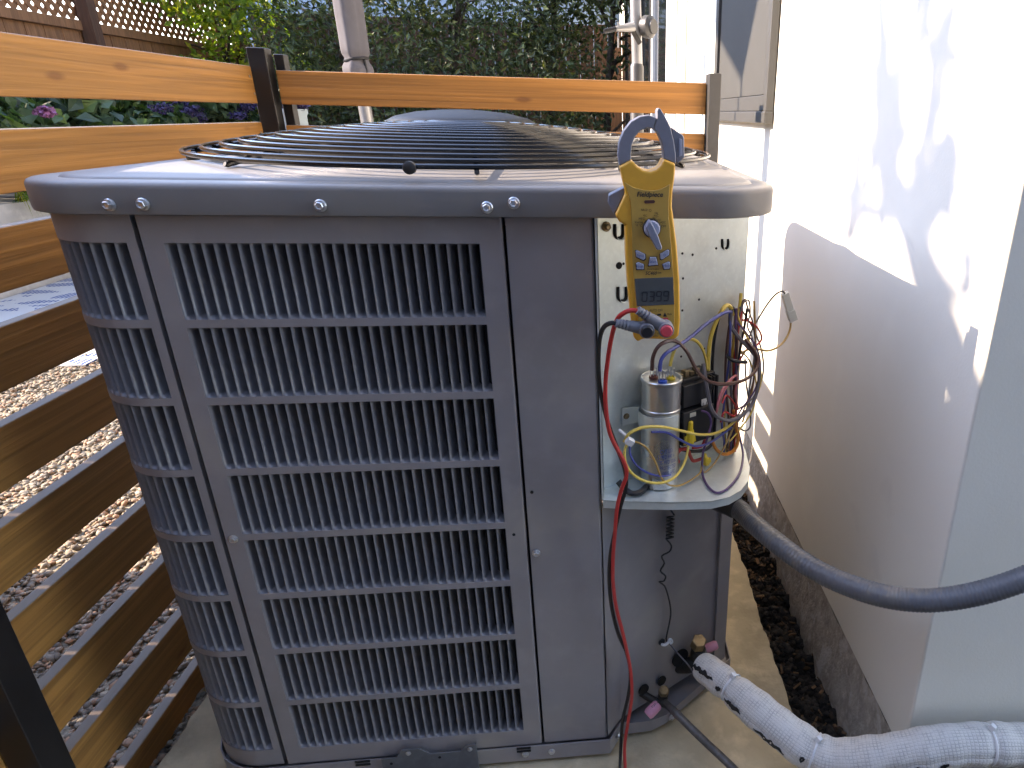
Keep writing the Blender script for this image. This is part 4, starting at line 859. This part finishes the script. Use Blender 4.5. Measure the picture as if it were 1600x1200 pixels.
ns = n.new('ShaderNodeMapRange'); ns.inputs[1].default_value = .42; ns.inputs[2].default_value = .62; ns.inputs[3].default_value = .08; ns.inputs[4].default_value = .55; L.new(nz.outputs[0], ns.inputs[0])
mu = n.new('ShaderNodeMath'); mu.operation = 'MULTIPLY'; L.new(mxm.outputs[0], mu.inputs[0]); L.new(ns.outputs[0], mu.inputs[1])
cm = n.new('ShaderNodeMix'); cm.data_type = 'RGBA'; cm.inputs[6].default_value = (.66, .63, .57, 1); cm.inputs[7].default_value = (.24, .23, .21, 1); L.new(mu.outputs[0], cm.inputs[0]); L.new(cm.outputs[2], b.inputs['Base Color'])
bp_ = n.new('ShaderNodeBump'); bp_.invert = True; bp_.inputs['Distance'].default_value = .0004; L.new(mxm.outputs[0], bp_.inputs['Height']); L.new(bp_.outputs[0], b.inputs['Normal'])
me.materials.append(jm); jo = bpy.data.objects.new('jacket', me); COL.objects.link(jo); attach(jo, pipe)
MB().tube(pth[:6], .019, 16).build('foam_core', M['rubber'], pipe, smooth=True)
for t in ties:
    i = min(range(NP), key=lambda q: abs(acc[q] - t)); p, tt, u, sdv = frames[i]
    o = MB().tube([p + (u * math.cos(a) + sdv * math.sin(a)) * (prad(acc[i]) + .0006) for a in np.linspace(0, 2 * math.pi, 40, endpoint=False)], .0019, 6, closed=True).build('tie_band', M['white_tie'], pipe, smooth=True)
    c = p + u * (prad(acc[i]) + .004) ; MB().box(c - Vector((.004, .004, .004)), c + Vector((.004, .004, .005)), Euler((.3, .2, .6)).to_matrix(), c).build('tie_head', M['white_tie'], o, bevel=.0012)
# torn gaps along the wrap where the black foam shows
rt = random.Random(21)
for s0, s1, a0 in ((.000, .046, 1.02), (.052, .062, 1.25), (.070, .104, 1.50), (.128, .182, 1.66), (.325, .372, 1.70), (.384, .398, 1.66), (.20, .208, 1.2)):
    idx = [i for i in range(NP) if s0 <= acc[i] <= s1]; A = []; B_ = []
    for q, i in enumerate(idx):
        p, tt, u, sdv = frames[i]; w_ = (.17 * math.sin(math.pi * (q + .5) / len(idx)) ** .6) * (0.7 + .5 * rt.random())
        for lst, sg in ((A, -1), (B_, 1)):
            a = a0 + sg * w_ + .05 * math.sin(q * .9); lst.append(p + (u * math.cos(a) + sdv * math.sin(a)) * (prad(acc[i]) + .0011))
    if len(A) > 2: MB().loft([A, B_], closed=False).build('torn_gap', M['rubber'], pipe)

# grey flexible conduit from under the shelf round the house corner
cd = thing('flexible_conduit', 'dark grey ribbed flexible conduit sagging from the unit across the wall', 'conduit', (0.9, -.2, .3))
cpx = [(1140, 788, .075), (1156, 797, .06), (1180, 820, .03), (1220, 853, -.02), (1270, 888, -.07), (1325, 914, -.11), (1385, 932, -.145), (1450, 938, -.165), (1520, 929, -.180), (1590, 908, -.190), (1660, 878, -.196), (1740, 835, -.20)]
cpth = smoothpath([ony(x, y, Y) for x, y, Y in cpx], 34)
MB().tube(cpth, lambda t: .0148 + .00055 * math.sin(t * 2 * math.pi * 118), 20).build('hose', M['conduit'], cd, smooth=True, sharp=80)
c0 = cpth[0]; dd = (cpth[6] - cpth[0]).normalized()
MB().lathe([(.019, -.026), (.019, -.008), (.0175, .002), (.0175, .012), (.016, .014)], c0, dd, 24).build('end_fitting', M['blackp'], cd, smooth=True)

# ================================================================== GARDEN BEYOND THE FENCES
def leaves(n, blobs, size, seed, shell=.55, aspect=.45, curl=.25):
    """leaf-sized folded faces spread through a set of ellipsoids"""
    r = np.random.default_rng(seed); vol = np.array([b[3] * b[4] * b[5] for b in blobs]) ** .75; pick = r.choice(len(blobs), n, p=vol / vol.sum())
    B_ = np.array(blobs)[pick]; d = r.standard_normal((n, 3)); d /= np.linalg.norm(d, axis=1)[:, None]
    rad = (shell + (1.08 - shell) * r.random(n) ** .7) * (1 + .10 * r.standard_normal(n)); c = B_[:, :3] + d * B_[:, 3:6] * rad[:, None]
    nrm = d * .7 + r.standard_normal((n, 3)) * .7 + np.array([0, 0, .35]); nrm /= np.linalg.norm(nrm, axis=1)[:, None]
    t = np.cross(nrm, r.standard_normal((n, 3))); t /= np.linalg.norm(t, axis=1)[:, None]; b = np.cross(nrm, t)
    L_ = (size[0] + (size[1] - size[0]) * r.random(n))[:, None]; Wd = L_ * aspect
    p0 = c - t * L_ / 2; p3 = c + t * L_ / 2 - nrm * L_ * curl * .5; m = c + t * L_ * .02
    l = m + b * Wd / 2 + nrm * L_ * curl * .35; q = m - b * Wd / 2 + nrm * L_ * curl * .35
    V = np.stack([p0, l, p3, q, m], 1).reshape(-1, 3); k = np.arange(n) * 5
    Fc = np.concatenate([np.stack([k, k + 1, k + 4], 1), np.stack([k + 1, k + 2, k + 4], 1), np.stack([k + 4, k + 2, k + 3], 1), np.stack([k, k + 4, k + 3], 1)])
    return V, Fc
def leafobj(name, m, parent, VF):
    me = bpy.data.meshes.new(name); me.from_pydata(VF[0].tolist(), [], VF[1].tolist()); me.materials.append(m)
    o = bpy.data.objects.new(name, me); COL.objects.link(o)
    if parent is not None: attach(o, parent)
    return o
def limbs(parent, base, top, r0, n, seed, m=M['bark'], spread=.5):
    rr_ = random.Random(seed); mb = MB(); b, t = Vector(base), Vector(top)
    mb.tube(smoothpath([b, b.lerp(t, .4) + Vector((rr_.uniform(-.06, .06), 0, 0)), b.lerp(t, .75) + Vector((rr_.uniform(-.1, .1), 0, 0)), t], 6), lambda q: r0 * (1 - .7 * q), 8)
    for i in range(n):
        q = rr_.uniform(.3, .9); p = b.lerp(t, q); e = p + Vector((rr_.uniform(-spread, spread), rr_.uniform(-spread, spread), rr_.uniform(.2, .8) * spread * 1.3))
        mb.tube(smoothpath([p, p.lerp(e, .5) + Vector((0, 0, .05)), e], 4), lambda z: r0 * .4 * (1 - .7 * z), 6)
    return mb.build('trunk', m, parent, smooth=True)
def blobs(cx, cy, cz, rx, ry, rz, k, seed):
    r = random.Random(seed); return [(cx + r.uniform(-1, 1) * rx * .75, cy + r.uniform(-1, 1) * ry * .6, cz + r.uniform(-1, 1) * rz * .8, rx * r.uniform(.3, .55), ry * r.uniform(.35, .6), rz * r.uniform(.2, .36)) for _ in range(k)]
HY = 7.0
for i, (x, lab, n) in enumerate(((-2.05, 'dark olive-green shrub left of the closed grey umbrella', 5200), (-0.95, 'dark grey-green hedge shrub just right of the closed grey umbrella', 6200), (-0.05, 'dense dark hedge shrub above the middle of the rear fence', 6200), (0.62, 'leafy dark shrub next to the umbrella mast and house', 4800))):
    t = thing('hedge_shrub', lab, 'shrub', (x, HY, GZ), 'dark shrubs along the back of the garden')
    leafobj('foliage', M['leaf_h'], t, leaves(int(n * 1.35), blobs(x, HY, 2.0, .72 if i else .6, .6, 1.8, 22, 30 + i), (.05, .10), 50 + i, aspect=.38)); limbs(t, (x, HY + .1, GZ), (x + .1, HY + .1, 2.6), .05, 9, i)
# boundary fences of cedar planks
bl = thing('plank_fence', 'brown cedar plank fence topped with lattice along the left garden edge', 'fence', (-3.4, 5.8, GZ))
rp = random.Random(8); XL = -3.4
y = 2.6
while y < 8.6:
    wdt = .185; MB().box((XL + rp.uniform(-.004, .004), y + .004, GZ - .02), (XL + .018 + rp.uniform(-.003, .003), y + wdt - .004, 1.46)).build('plank', M['cedar'], bl, bevel=.003); y += wdt
MB().box((XL - .02, 2.6, 1.462), (XL + .045, 8.6, 1.53)).build('rail', M['cedar'], bl, bevel=.004); MB().box((XL - .02, 2.6, 2.20), (XL + .045, 8.6, 2.26)).build('rail', M['cedar'], bl, bevel=.004)
mb = MB(); s_ = .095
for k in range(int(6.0 / s_) + 8):
    for sg, xo in ((1, 0), (-1, .007)):
        y0 = 2.6 + k * s_ - (0 if sg > 0 else -.67) ; a_ = Vector((XL + xo, y0 - (.67 if sg > 0 else 0), 1.53)); b_ = Vector((XL + xo, y0 + (0 if sg > 0 else -.67), 2.20))
        d_ = (b_ - a_).normalized(); q_ = Vector((0, -d_.z, d_.y)) * .019
        if min(a_.y, b_.y) < 2.55 or max(a_.y, b_.y) > 8.65: continue
        mb.prism([a_ + q_, a_ - q_, a_ - q_ + Vector((.006, 0, 0)), a_ + q_ + Vector((.006, 0, 0))], [b_ + q_, b_ - q_, b_ - q_ + Vector((.006, 0, 0)), b_ + q_ + Vector((.006, 0, 0))])
mb.build('lattice', M['cedar'], bl, kind='stuff')
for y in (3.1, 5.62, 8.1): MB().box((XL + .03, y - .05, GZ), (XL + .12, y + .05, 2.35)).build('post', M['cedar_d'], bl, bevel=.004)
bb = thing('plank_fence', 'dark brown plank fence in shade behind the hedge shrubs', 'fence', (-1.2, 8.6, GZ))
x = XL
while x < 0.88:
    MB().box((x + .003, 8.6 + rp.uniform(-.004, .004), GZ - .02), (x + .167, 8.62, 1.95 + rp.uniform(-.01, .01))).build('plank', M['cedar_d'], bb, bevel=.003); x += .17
# climbing vine on the lattice
vn = thing('climbing_vine', 'sunlit yellow-green vine spilling over the lattice fence', 'vine', (-3.1, 7.2, GZ))
vb = [(-3.1 + random.uniform(-.25, .35), random.uniform(6.3, 8.3), random.uniform(.9, 2.7), random.uniform(.2, .38), random.uniform(.25, .45), random.uniform(.25, .5)) for _ in range(20)]
leafobj('foliage', M['leaf_v'], vn, leaves(6500, vb, (.05, .10), 71, aspect=.55)); limbs(vn, (-3.15, 7.0, GZ), (-3.1, 7.4, 2.2), .04, 8, 77)
# planter with garden plants
pl = MB().box((-3.34, 2.7, GZ), (-2.86, 8.3, .42)).build('planter_wall', M['plant_wall'], None, bevel=.01); tag(pl, 'low pale concrete planter wall seen between the left fence slats', 'planter')
GP = [(-2.9, 3.75, .60, .26, 'garden_plant', 'broad-leaved green plant with a pink flower behind the top left board'), (-2.95, 4.45, .66, .30, 'garden_plant', 'leafy green garden plant between pink and purple flowers'), (-2.95, 5.2, .66, .30, 'garden_plant', 'dark leafy plant with violet flowers in the planter'), (-2.92, 6.1, .64, .32, 'garden_plant', 'green plant left of the black corner posts'), (-2.9, 7.1, .62, .34, 'garden_plant', 'low plant with blue-violet flowers beside the corner posts')]
for i, (x, y, z, rr0, nm, lab) in enumerate(GP):
    t = thing(nm, lab, 'plant', (x, y, .42), 'plants growing in the planter')
    leafobj('foliage', M['leaf_g'], t, leaves(900, blobs(x, y, z + .10, .34, .42, .36, 9, 90 + i), (.07, .15), 95 + i, shell=.3, aspect=.62))
    fl = M['petal_k'] if i in (0, 1) else M['petal_p']; nf = 2 if i < 1 else (0 if i == 1 else 4)
    r = random.Random(200 + i)
    for k in range(nf):
        c = (x + .30 + r.uniform(-.05, .1), y + r.uniform(-.38, .38), .97 + r.uniform(-.10, .03)) if i else tuple(on(68 + 5 * k, 175, 0, x + .33))
        rad = .045 if i == 0 else .065
        leafobj('flower', fl, t, leaves(110, [(c[0], c[1], c[2], rad, rad * 1.5 if i else rad, rad * .6)], (.02, .035), 300 + 10 * i + k, shell=.2, aspect=.8))
t = thing('grass_tuft', 'fine green grass blades hanging over the planter edge at far left', 'grass', (-2.8, 4.2, .42)); mb = MB(); r = random.Random(5)
for k in range(170):
    b_ = Vector((-2.85 + r.uniform(-.03, .03), 4.05 + r.uniform(-.35, .35), .42)); e_ = b_ + Vector((r.uniform(.08, .22), r.uniform(-.15, .15), r.uniform(-.10, .12))); m_ = b_.lerp(e_, .5) + Vector((0, 0, .09)); w_ = Vector((0, .004, 0))
    mb.add([b_ - w_, b_ + w_, m_ + w_, m_ - w_, e_], [(0, 1, 2, 3), (3, 2, 4)])
mb.build('blades', M['leaf_v'], t)
# patterned rug
def rugmat():
    m = bpy.data.materials.new('blue_white_rug'); m.use_nodes = True; n = m.node_tree.nodes; L = m.node_tree.links; b = n['Principled BSDF']; b.inputs['Roughness'].default_value = .9
    tc = n.new('ShaderNodeTexCoord'); mp = n.new('ShaderNodeMapping'); mp.inputs['Scale'].default_value = (3.2, 7.0, 1); mp.inputs['Rotation'].default_value = (0, 0, .5); L.new(tc.outputs['Object'], mp.inputs[0])
    v = n.new('ShaderNodeTexVoronoi'); v.feature = 'DISTANCE_TO_EDGE'; v.inputs['Scale'].default_value = 1.1; L.new(mp.outputs[0], v.inputs['Vector'])
    st = n.new('ShaderNodeMath'); st.operation = 'GREATER_THAN'; st.inputs[1].default_value = .13; L.new(v.outputs['Distance'], st.inputs[0])
    w_ = n.new('ShaderNodeTexWave'); w_.inputs['Scale'].default_value = 14; w_.inputs['Distortion'].default_value = 2; L.new(tc.outputs['Object'], w_.inputs['Vector'])
    w2 = n.new('ShaderNodeMath'); w2.operation = 'GREATER_THAN'; w2.inputs[1].default_value = .35; L.new(w_.outputs['Fac'], w2.inputs[0])
    mu = n.new('ShaderNodeMath'); mu.operation = 'MULTIPLY'; L.new(st.outputs[0], mu.inputs[0]); L.new(w2.outputs[0], mu.inputs[1])
    mx = n.new('ShaderNodeMix'); mx.data_type = 'RGBA'; mx.inputs[6].default_value = (.52, .52, .50, 1); mx.inputs[7].default_value = (.035, .075, .22, 1); L.new(mu.outputs[0], mx.inputs[0]); L.new(mx.outputs[2], b.inputs['Base Color']); return m
tag(MB().box((-2.84, 2.2, GZ + .005), (-1.7, 4.7, GZ + .013)).build('outdoor_rug', rugmat(), None, bevel=.003), 'blue and white leaf-patterned outdoor rug glimpsed between left fence slats', 'rug')
# closed umbrella wrapped in its grey cover
um = thing('closed_umbrella', 'closed patio umbrella in a grey fabric cover tied with a black strap', 'umbrella', tuple(ony(575, 240, 3.0)))
a0, a1 = ony(531, -60, 3.0), ony(561, 118, 3.0); loops = []
for q in np.linspace(0, 1, 26):
    c = a0.lerp(a1, q); zq = q * (178); w_ = .062 * (1 - .05 * q); w_ *= (1 - .22 * math.exp(-((q - .855) / .035) ** 2)) * (1 + .10 * math.exp(-((q - .95) / .05) ** 2))
    loops.append([c + Vector((math.cos(a) * w_ * (1 + .13 * math.sin(5 * a + q * 2)), math.sin(a) * w_ * (1 + .13 * math.cos(4 * a + q)), 0)) for a in np.linspace(0, 2 * math.pi, 40, endpoint=False)])
MB().loft(loops, True, True).build('cover', M['fabric'], um, smooth=True)
c = a0.lerp(a1, .855); MB().tube([c + Vector((math.cos(a) * .053, math.sin(a) * .053, .008 * math.cos(a))) for a in np.linspace(0, 2 * math.pi, 32, endpoint=False)], .006, 6, closed=True).build('strap', M['rubber'], um, smooth=True)
MB().tube([c + Vector((.045, -.03, 0)), c + Vector((.055, -.035, -.12))], .006, 6).build('strap_end', M['rubber'], um, smooth=True)
MB().tube([a1, Vector((a1.x + .04, a1.y, GZ))], .03, 14).build('pole', M['mast'], um, smooth=True); MB().lathe([(.28, 0), (.28, .05), (.06, .09), (.05, .2)], (a1.x + .04, a1.y, GZ), n=28).build('base', M['mast'], um, smooth=True)
# cantilever umbrella mast with crank
MYY = 2.2; cm_ = thing('umbrella_mast', 'silver umbrella mast with crank handle and black hub beside the house', 'umbrella', tuple(ony(995, 260, MYY)))
p0, p1 = ony(991, -70, MYY), ony(996, 118, MYY)
MB().tube([p0, p1, Vector((p1.x, p1.y, GZ))], .021, 18).build('mast', M['mast'], cm_, smooth=True); q = ony(995, 104, MYY)
MB().lathe([(.027, 0), (.027, .8), (.022, .81)], (q.x, q.y, q.z - .8), n=20).build('sleeve', M['gpost'], cm_, smooth=True)
h = ony(1012, 42, MYY - .02); MB().lathe([(.034, -.02), (.040, -.01), (.040, .014), (.026, .022), (.026, .03)], h, (.75, -.6, 0), 24).build('hub', M['gpost'], cm_, smooth=True)
h0, h1, h2 = ony(990, 42, MYY - .03), ony(962, 45, MYY - .06), ony(944, 49, MYY - .075)
MB().tube([h0, h1], lambda t: .018 - .009 * t, 12).build('crank_arm', M['mast'], cm_, smooth=True); MB().tube([h1, h2], .0085, 12).build('handle_grip', M['blackp'], cm_, smooth=True)
MB().tube([ony(966, 34, MYY - .06), ony(966, 75, MYY - .06)], .003, 8).build('handle_pin', M['mast'], cm_, smooth=True); MB().tube([ony(985, 42, MYY - .03), ony(1000, 68, MYY - .02)], .010, 10).build('brace', M['gpost'], cm_, smooth=True)
MB().lathe([(.26, 0), (.26, .07), (.05, .11)], (p1.x, p1.y, GZ), n=28).build('base', M['gpost'], cm_, smooth=True)
# domed grill behind the fence
gx = ony(722, 175, 2.0); gl = thing('kettle_grill', 'round steel grill with a low domed lid behind the rear fence', 'grill', (gx.x, 2.0, GZ))
MB().lathe([(.262, 0), (.268, .010), (.262, .022), (.235, .036), (.16, .052), (.07, .060), (.01, .062)], (gx.x, 2.0, .911), n=48).build('lid', M['steel'], gl, smooth=True)
MB().tube([(gx.x + .268 * math.cos(a), 2.0 + .268 * math.sin(a), .925) for a in np.linspace(0, 2 * math.pi, 64, endpoint=False)], .006, 8, closed=True).build('rim', M['chrome'], gl, smooth=True)
MB().lathe([(.08, -.22), (.2, -.16), (.255, -.05), (.262, -.002)], (gx.x, 2.0, .921), n=48).build('bowl', M['steel'], gl, smooth=True)
for k in range(3):
    a = math.radians(90 + 120 * k); MB().tube([(gx.x + .14 * math.cos(a), 2 + .14 * math.sin(a), .74), (gx.x + .26 * math.cos(a), 2 + .26 * math.sin(a), GZ)], .012, 10).build('leg', M['chrome'], gl, smooth=True)
px_ = ony(455, 180, 1.7); pt = thing('flower_pot', 'pale blue pot of violet flowers beside the black corner posts', 'pot', (px_.x, 1.7, GZ))
MB().lathe([(.03, GZ), (.04, .5), (.045, .942), (.05, .95), (.05, .962), (.04, .962), (.03, .93)], (px_.x, 1.7, 0), n=28).build('pot', M['pot'], pt, smooth=True)
leafobj('flower', M['petal_p'], pt, leaves(160, [(px_.x + .02, 1.7, .972, .03, .03, .02)], (.018, .032), 401, shell=.2, aspect=.8))
# neighbouring house seen through the hedge
nb = thing('neighbour_house', 'pale blue neighbouring house glimpsed through gaps in the hedge', 'house', (-0.5, 11, GZ))
MB().box((-4.5, 11, GZ), (5.5, 14, 4.6)).build('wall', M['housey'], nb)
for z in np.arange(1.2, 4.6, .18): MB().box((-4.5, 10.985, z), (5.5, 10.998, z + .022)).build('siding_board', M['housey'], nb)
# ------------------------------------------------------------------ unseen plank fence added on the left to shade pad, gravel and wall
tf = thing('plank_fence', 'stepped plank side fence left of the camera, outside the view', 'fence', (-1.1, -1.5, GZ)); y = -3.04
while y < 0: MB().box((-1.12, y + .002, GZ), (-1.10, y + .148, 1.86)).build('plank', M['cedar'], tf); y += .15
while y < .70: MB().box((-1.12, y + .002, GZ), (-1.10, y + .148, 1.33)).build('plank', M['cedar'], tf); y += .15
# bare-limbed tree whose branches throw the soft shadow on the wall
tr = thing('bare_tree', 'slender tree with upright forking limbs left of the view', 'tree', (-2.6, -1.35, GZ)); mb = MB()
def back(px_, py_, t): p = on(px_, py_, 0, XW); return p - Vector((1.0, -0.055, -0.608)) * t
D_ = 3.5
root = back(1420, 345, D_); trunk_top = Vector((root.x, root.y - .75, root.z - .55))
mb.tube(smoothpath([Vector((-2.6, -1.35, GZ)), Vector((-2.5, -1.25, 1.3)), trunk_top, root + Vector((0, -.2, -.16)), root], 8), lambda t: .075 - .042 * t, 10)
for pts, r in (([(1420, 345), (1395, 290), (1378, 240), (1376, 170), (1382, 100), (1376, 20), (1372, -60)], .034), ([(1395, 290), (1362, 235), (1350, 190), (1345, 150)], .016), ([(1420, 345), (1432, 300), (1440, 250), (1450, 190), (1462, 120), (1480, 50), (1496, -30)], .022), ([(1462, 120), (1452, 60), (1446, 0), (1440, -50)], .018), ([(1440, 330), (1475, 330), (1510, 400), (1535, 360), (1552, 320)], .015), ([(1510, 420), (1515, 440), (1505, 460), (1470, 420), (1440, 350)], .014), ([(1376, 170), (1400, 130), (1415, 90)], .010), ([(1380, 330), (1345, 330), (1328, 310)], .018)):
    P = smoothpath([back(x, y, D_ + .25 * math.sin(x * .07)) for x, y in pts], 6); mb.tube(P, (lambda r: (lambda t: r * 1.05 * (1 - .5 * t)))(r), 8)
mb.build('trunk', M['bark'], tr, smooth=True)
lf_ = []
r = np.random.default_rng(12)
for k in range(44):
    x, y = ((1330 + 60 * r.random(), 250 + 90 * r.random()) if k < 14 else (1370 + 30 * r.random(), 60 + 180 * r.random()) if k < 28 else (1430 + 60 * r.random(), 20 + 300 * r.random()))
    c = back(x, y, D_ + r.normal(0, .15)); lf_.append((c.x, c.y, c.z, .03, .03, .05))
leafobj('crown', M['leaf_v'], tr, leaves(190, lf_, (.06, .13), 13, shell=.2, aspect=.4))
# shade sail corner with its tie-down cord
ss = thing('shade_sail', 'grey triangular shade sail with a cord hanging from its corner', 'shade sail', tuple(back(1164, 190, 3.0)))
tip = back(1165, 132, 3.0); lft = back(1050, -10, 3.0); rgt = back(1262, -60, 3.0)
def edge(a, b, sag, n=14):
    mid = (a + b) / 2; return [a.lerp(b, t) + (back(1165, -100, 3.0) - mid).normalized() * sag * math.sin(math.pi * t) * 1 for t in np.linspace(0, 1, n)]
E1 = edge(tip, lft + Vector((0, 0, .15)), .05); E2 = edge(tip, rgt + Vector((0, 0, .3)), .04)
so_ = MB().loft([E1, E2], closed=False).build('cloth', M['fabric'], ss, smooth=True); md = so_.modifiers.new('thick', 'SOLIDIFY'); md.thickness = .003
MB().tube([tip + Vector((0, 0, .02)), tip + Vector((0, .02, -.6)), tip + Vector((0, .03, -1.6)), Vector((tip.x, tip.y + .05, GZ))], .008, 8).build('cord', M['rubber'], ss, smooth=True)

# unseen, added to cut sky light: eave over the wall
MB().box((0.38, YC - .45, 2.72), (4.6, 12.6, 2.80)).box((0.36, YC - .47, 2.66), (0.38, 12.6, 2.86)).build('eave', M['whitef'], house)
nw = thing('neighbour_building', 'tall grey-sided building closing the side yard behind the camera, outside the view', 'house', (0, -2.6, GZ)); MB().box((-5.5, -5.5, GZ), (5.5, -2.6, 6.0)).build('wall', mat('grey_blue_siding', (.20, .22, .26), .8, var=.08, scale=4), nw)  # unseen mass added to dim the sky from behind the camera
for z in np.arange(.2, 5.9, .2): MB().box((-5.5, -2.598, z), (5.5, -2.585, z + .02)).build('siding_board', MATS['grey_blue_siding'], nw)

# dry leaves and stones in the gap between pad and fence
leafobj('dry_leaves', mat('dry_leaf', (.22, .15, .06), .8, island=.5), None, leaves(90, [(-.272, y_, GZ + .012, .022, .06, .008) for y_ in (.02, .1, .2, .3, .42, .55)], (.018, .038), 601, shell=.1, aspect=.5))
o_ = bpy.data.objects['dry_leaves']; o_['kind'] = 'stuff'; tag(o_, 'dry brown leaves caught between the pad and the left fence', 'dry leaves')
for i_, (x_, y_, r_, lab) in enumerate(((-.268, .26, .024, 'pale rounded stone wedged between the pad and the left fence'), (-.274, .165, .017, 'small grey stone beside the pad under the lowest fence board'))):
    bm = bmesh.new(); bmesh.ops.create_icosphere(bm, subdivisions=3, radius=r_)
    for v in bm.verts: v.co = Vector((v.co.x * .8 + x_, v.co.y * 1.25 + y_, v.co.z * .7 + GZ + r_ * .5)) + v.normal * .0015 * math.sin(v.co.x * 310 + v.co.y * 190)
    me = bpy.data.meshes.new('stone'); bm.to_mesh(me); bm.free(); me.materials.append(mat('grey_stone', (.36, .35, .32), .85, var=.2, scale=60, bump=.001, bscale=200))
    for p in me.polygons: p.use_smooth = True
    o = bpy.data.objects.new('stone', me); COL.objects.link(o); tag(o, lab, 'stone')

# unseen house added beyond the left boundary to block low sky light
ln = thing('neighbour_house', 'low tan house beyond the left boundary, outside the view', 'house', (-9, 0, GZ)); MB().box((-14, -7, GZ), (-8.5, 6.5, 3.2)).build('wall', mat('tan_siding', (.30, .26, .20), .85, var=.08, scale=3), ln)
MB().prism([(-14.4, -7.3, 3.2), (-8.1, -7.3, 3.2), (-11.2, -7.3, 4.4)], [(-14.4, 6.8, 3.2), (-8.1, 6.8, 3.2), (-11.2, 6.8, 4.4)]).build('roof', mat('shingle_roof', (.08, .075, .07), .95, var=.3, scale=8), ln)
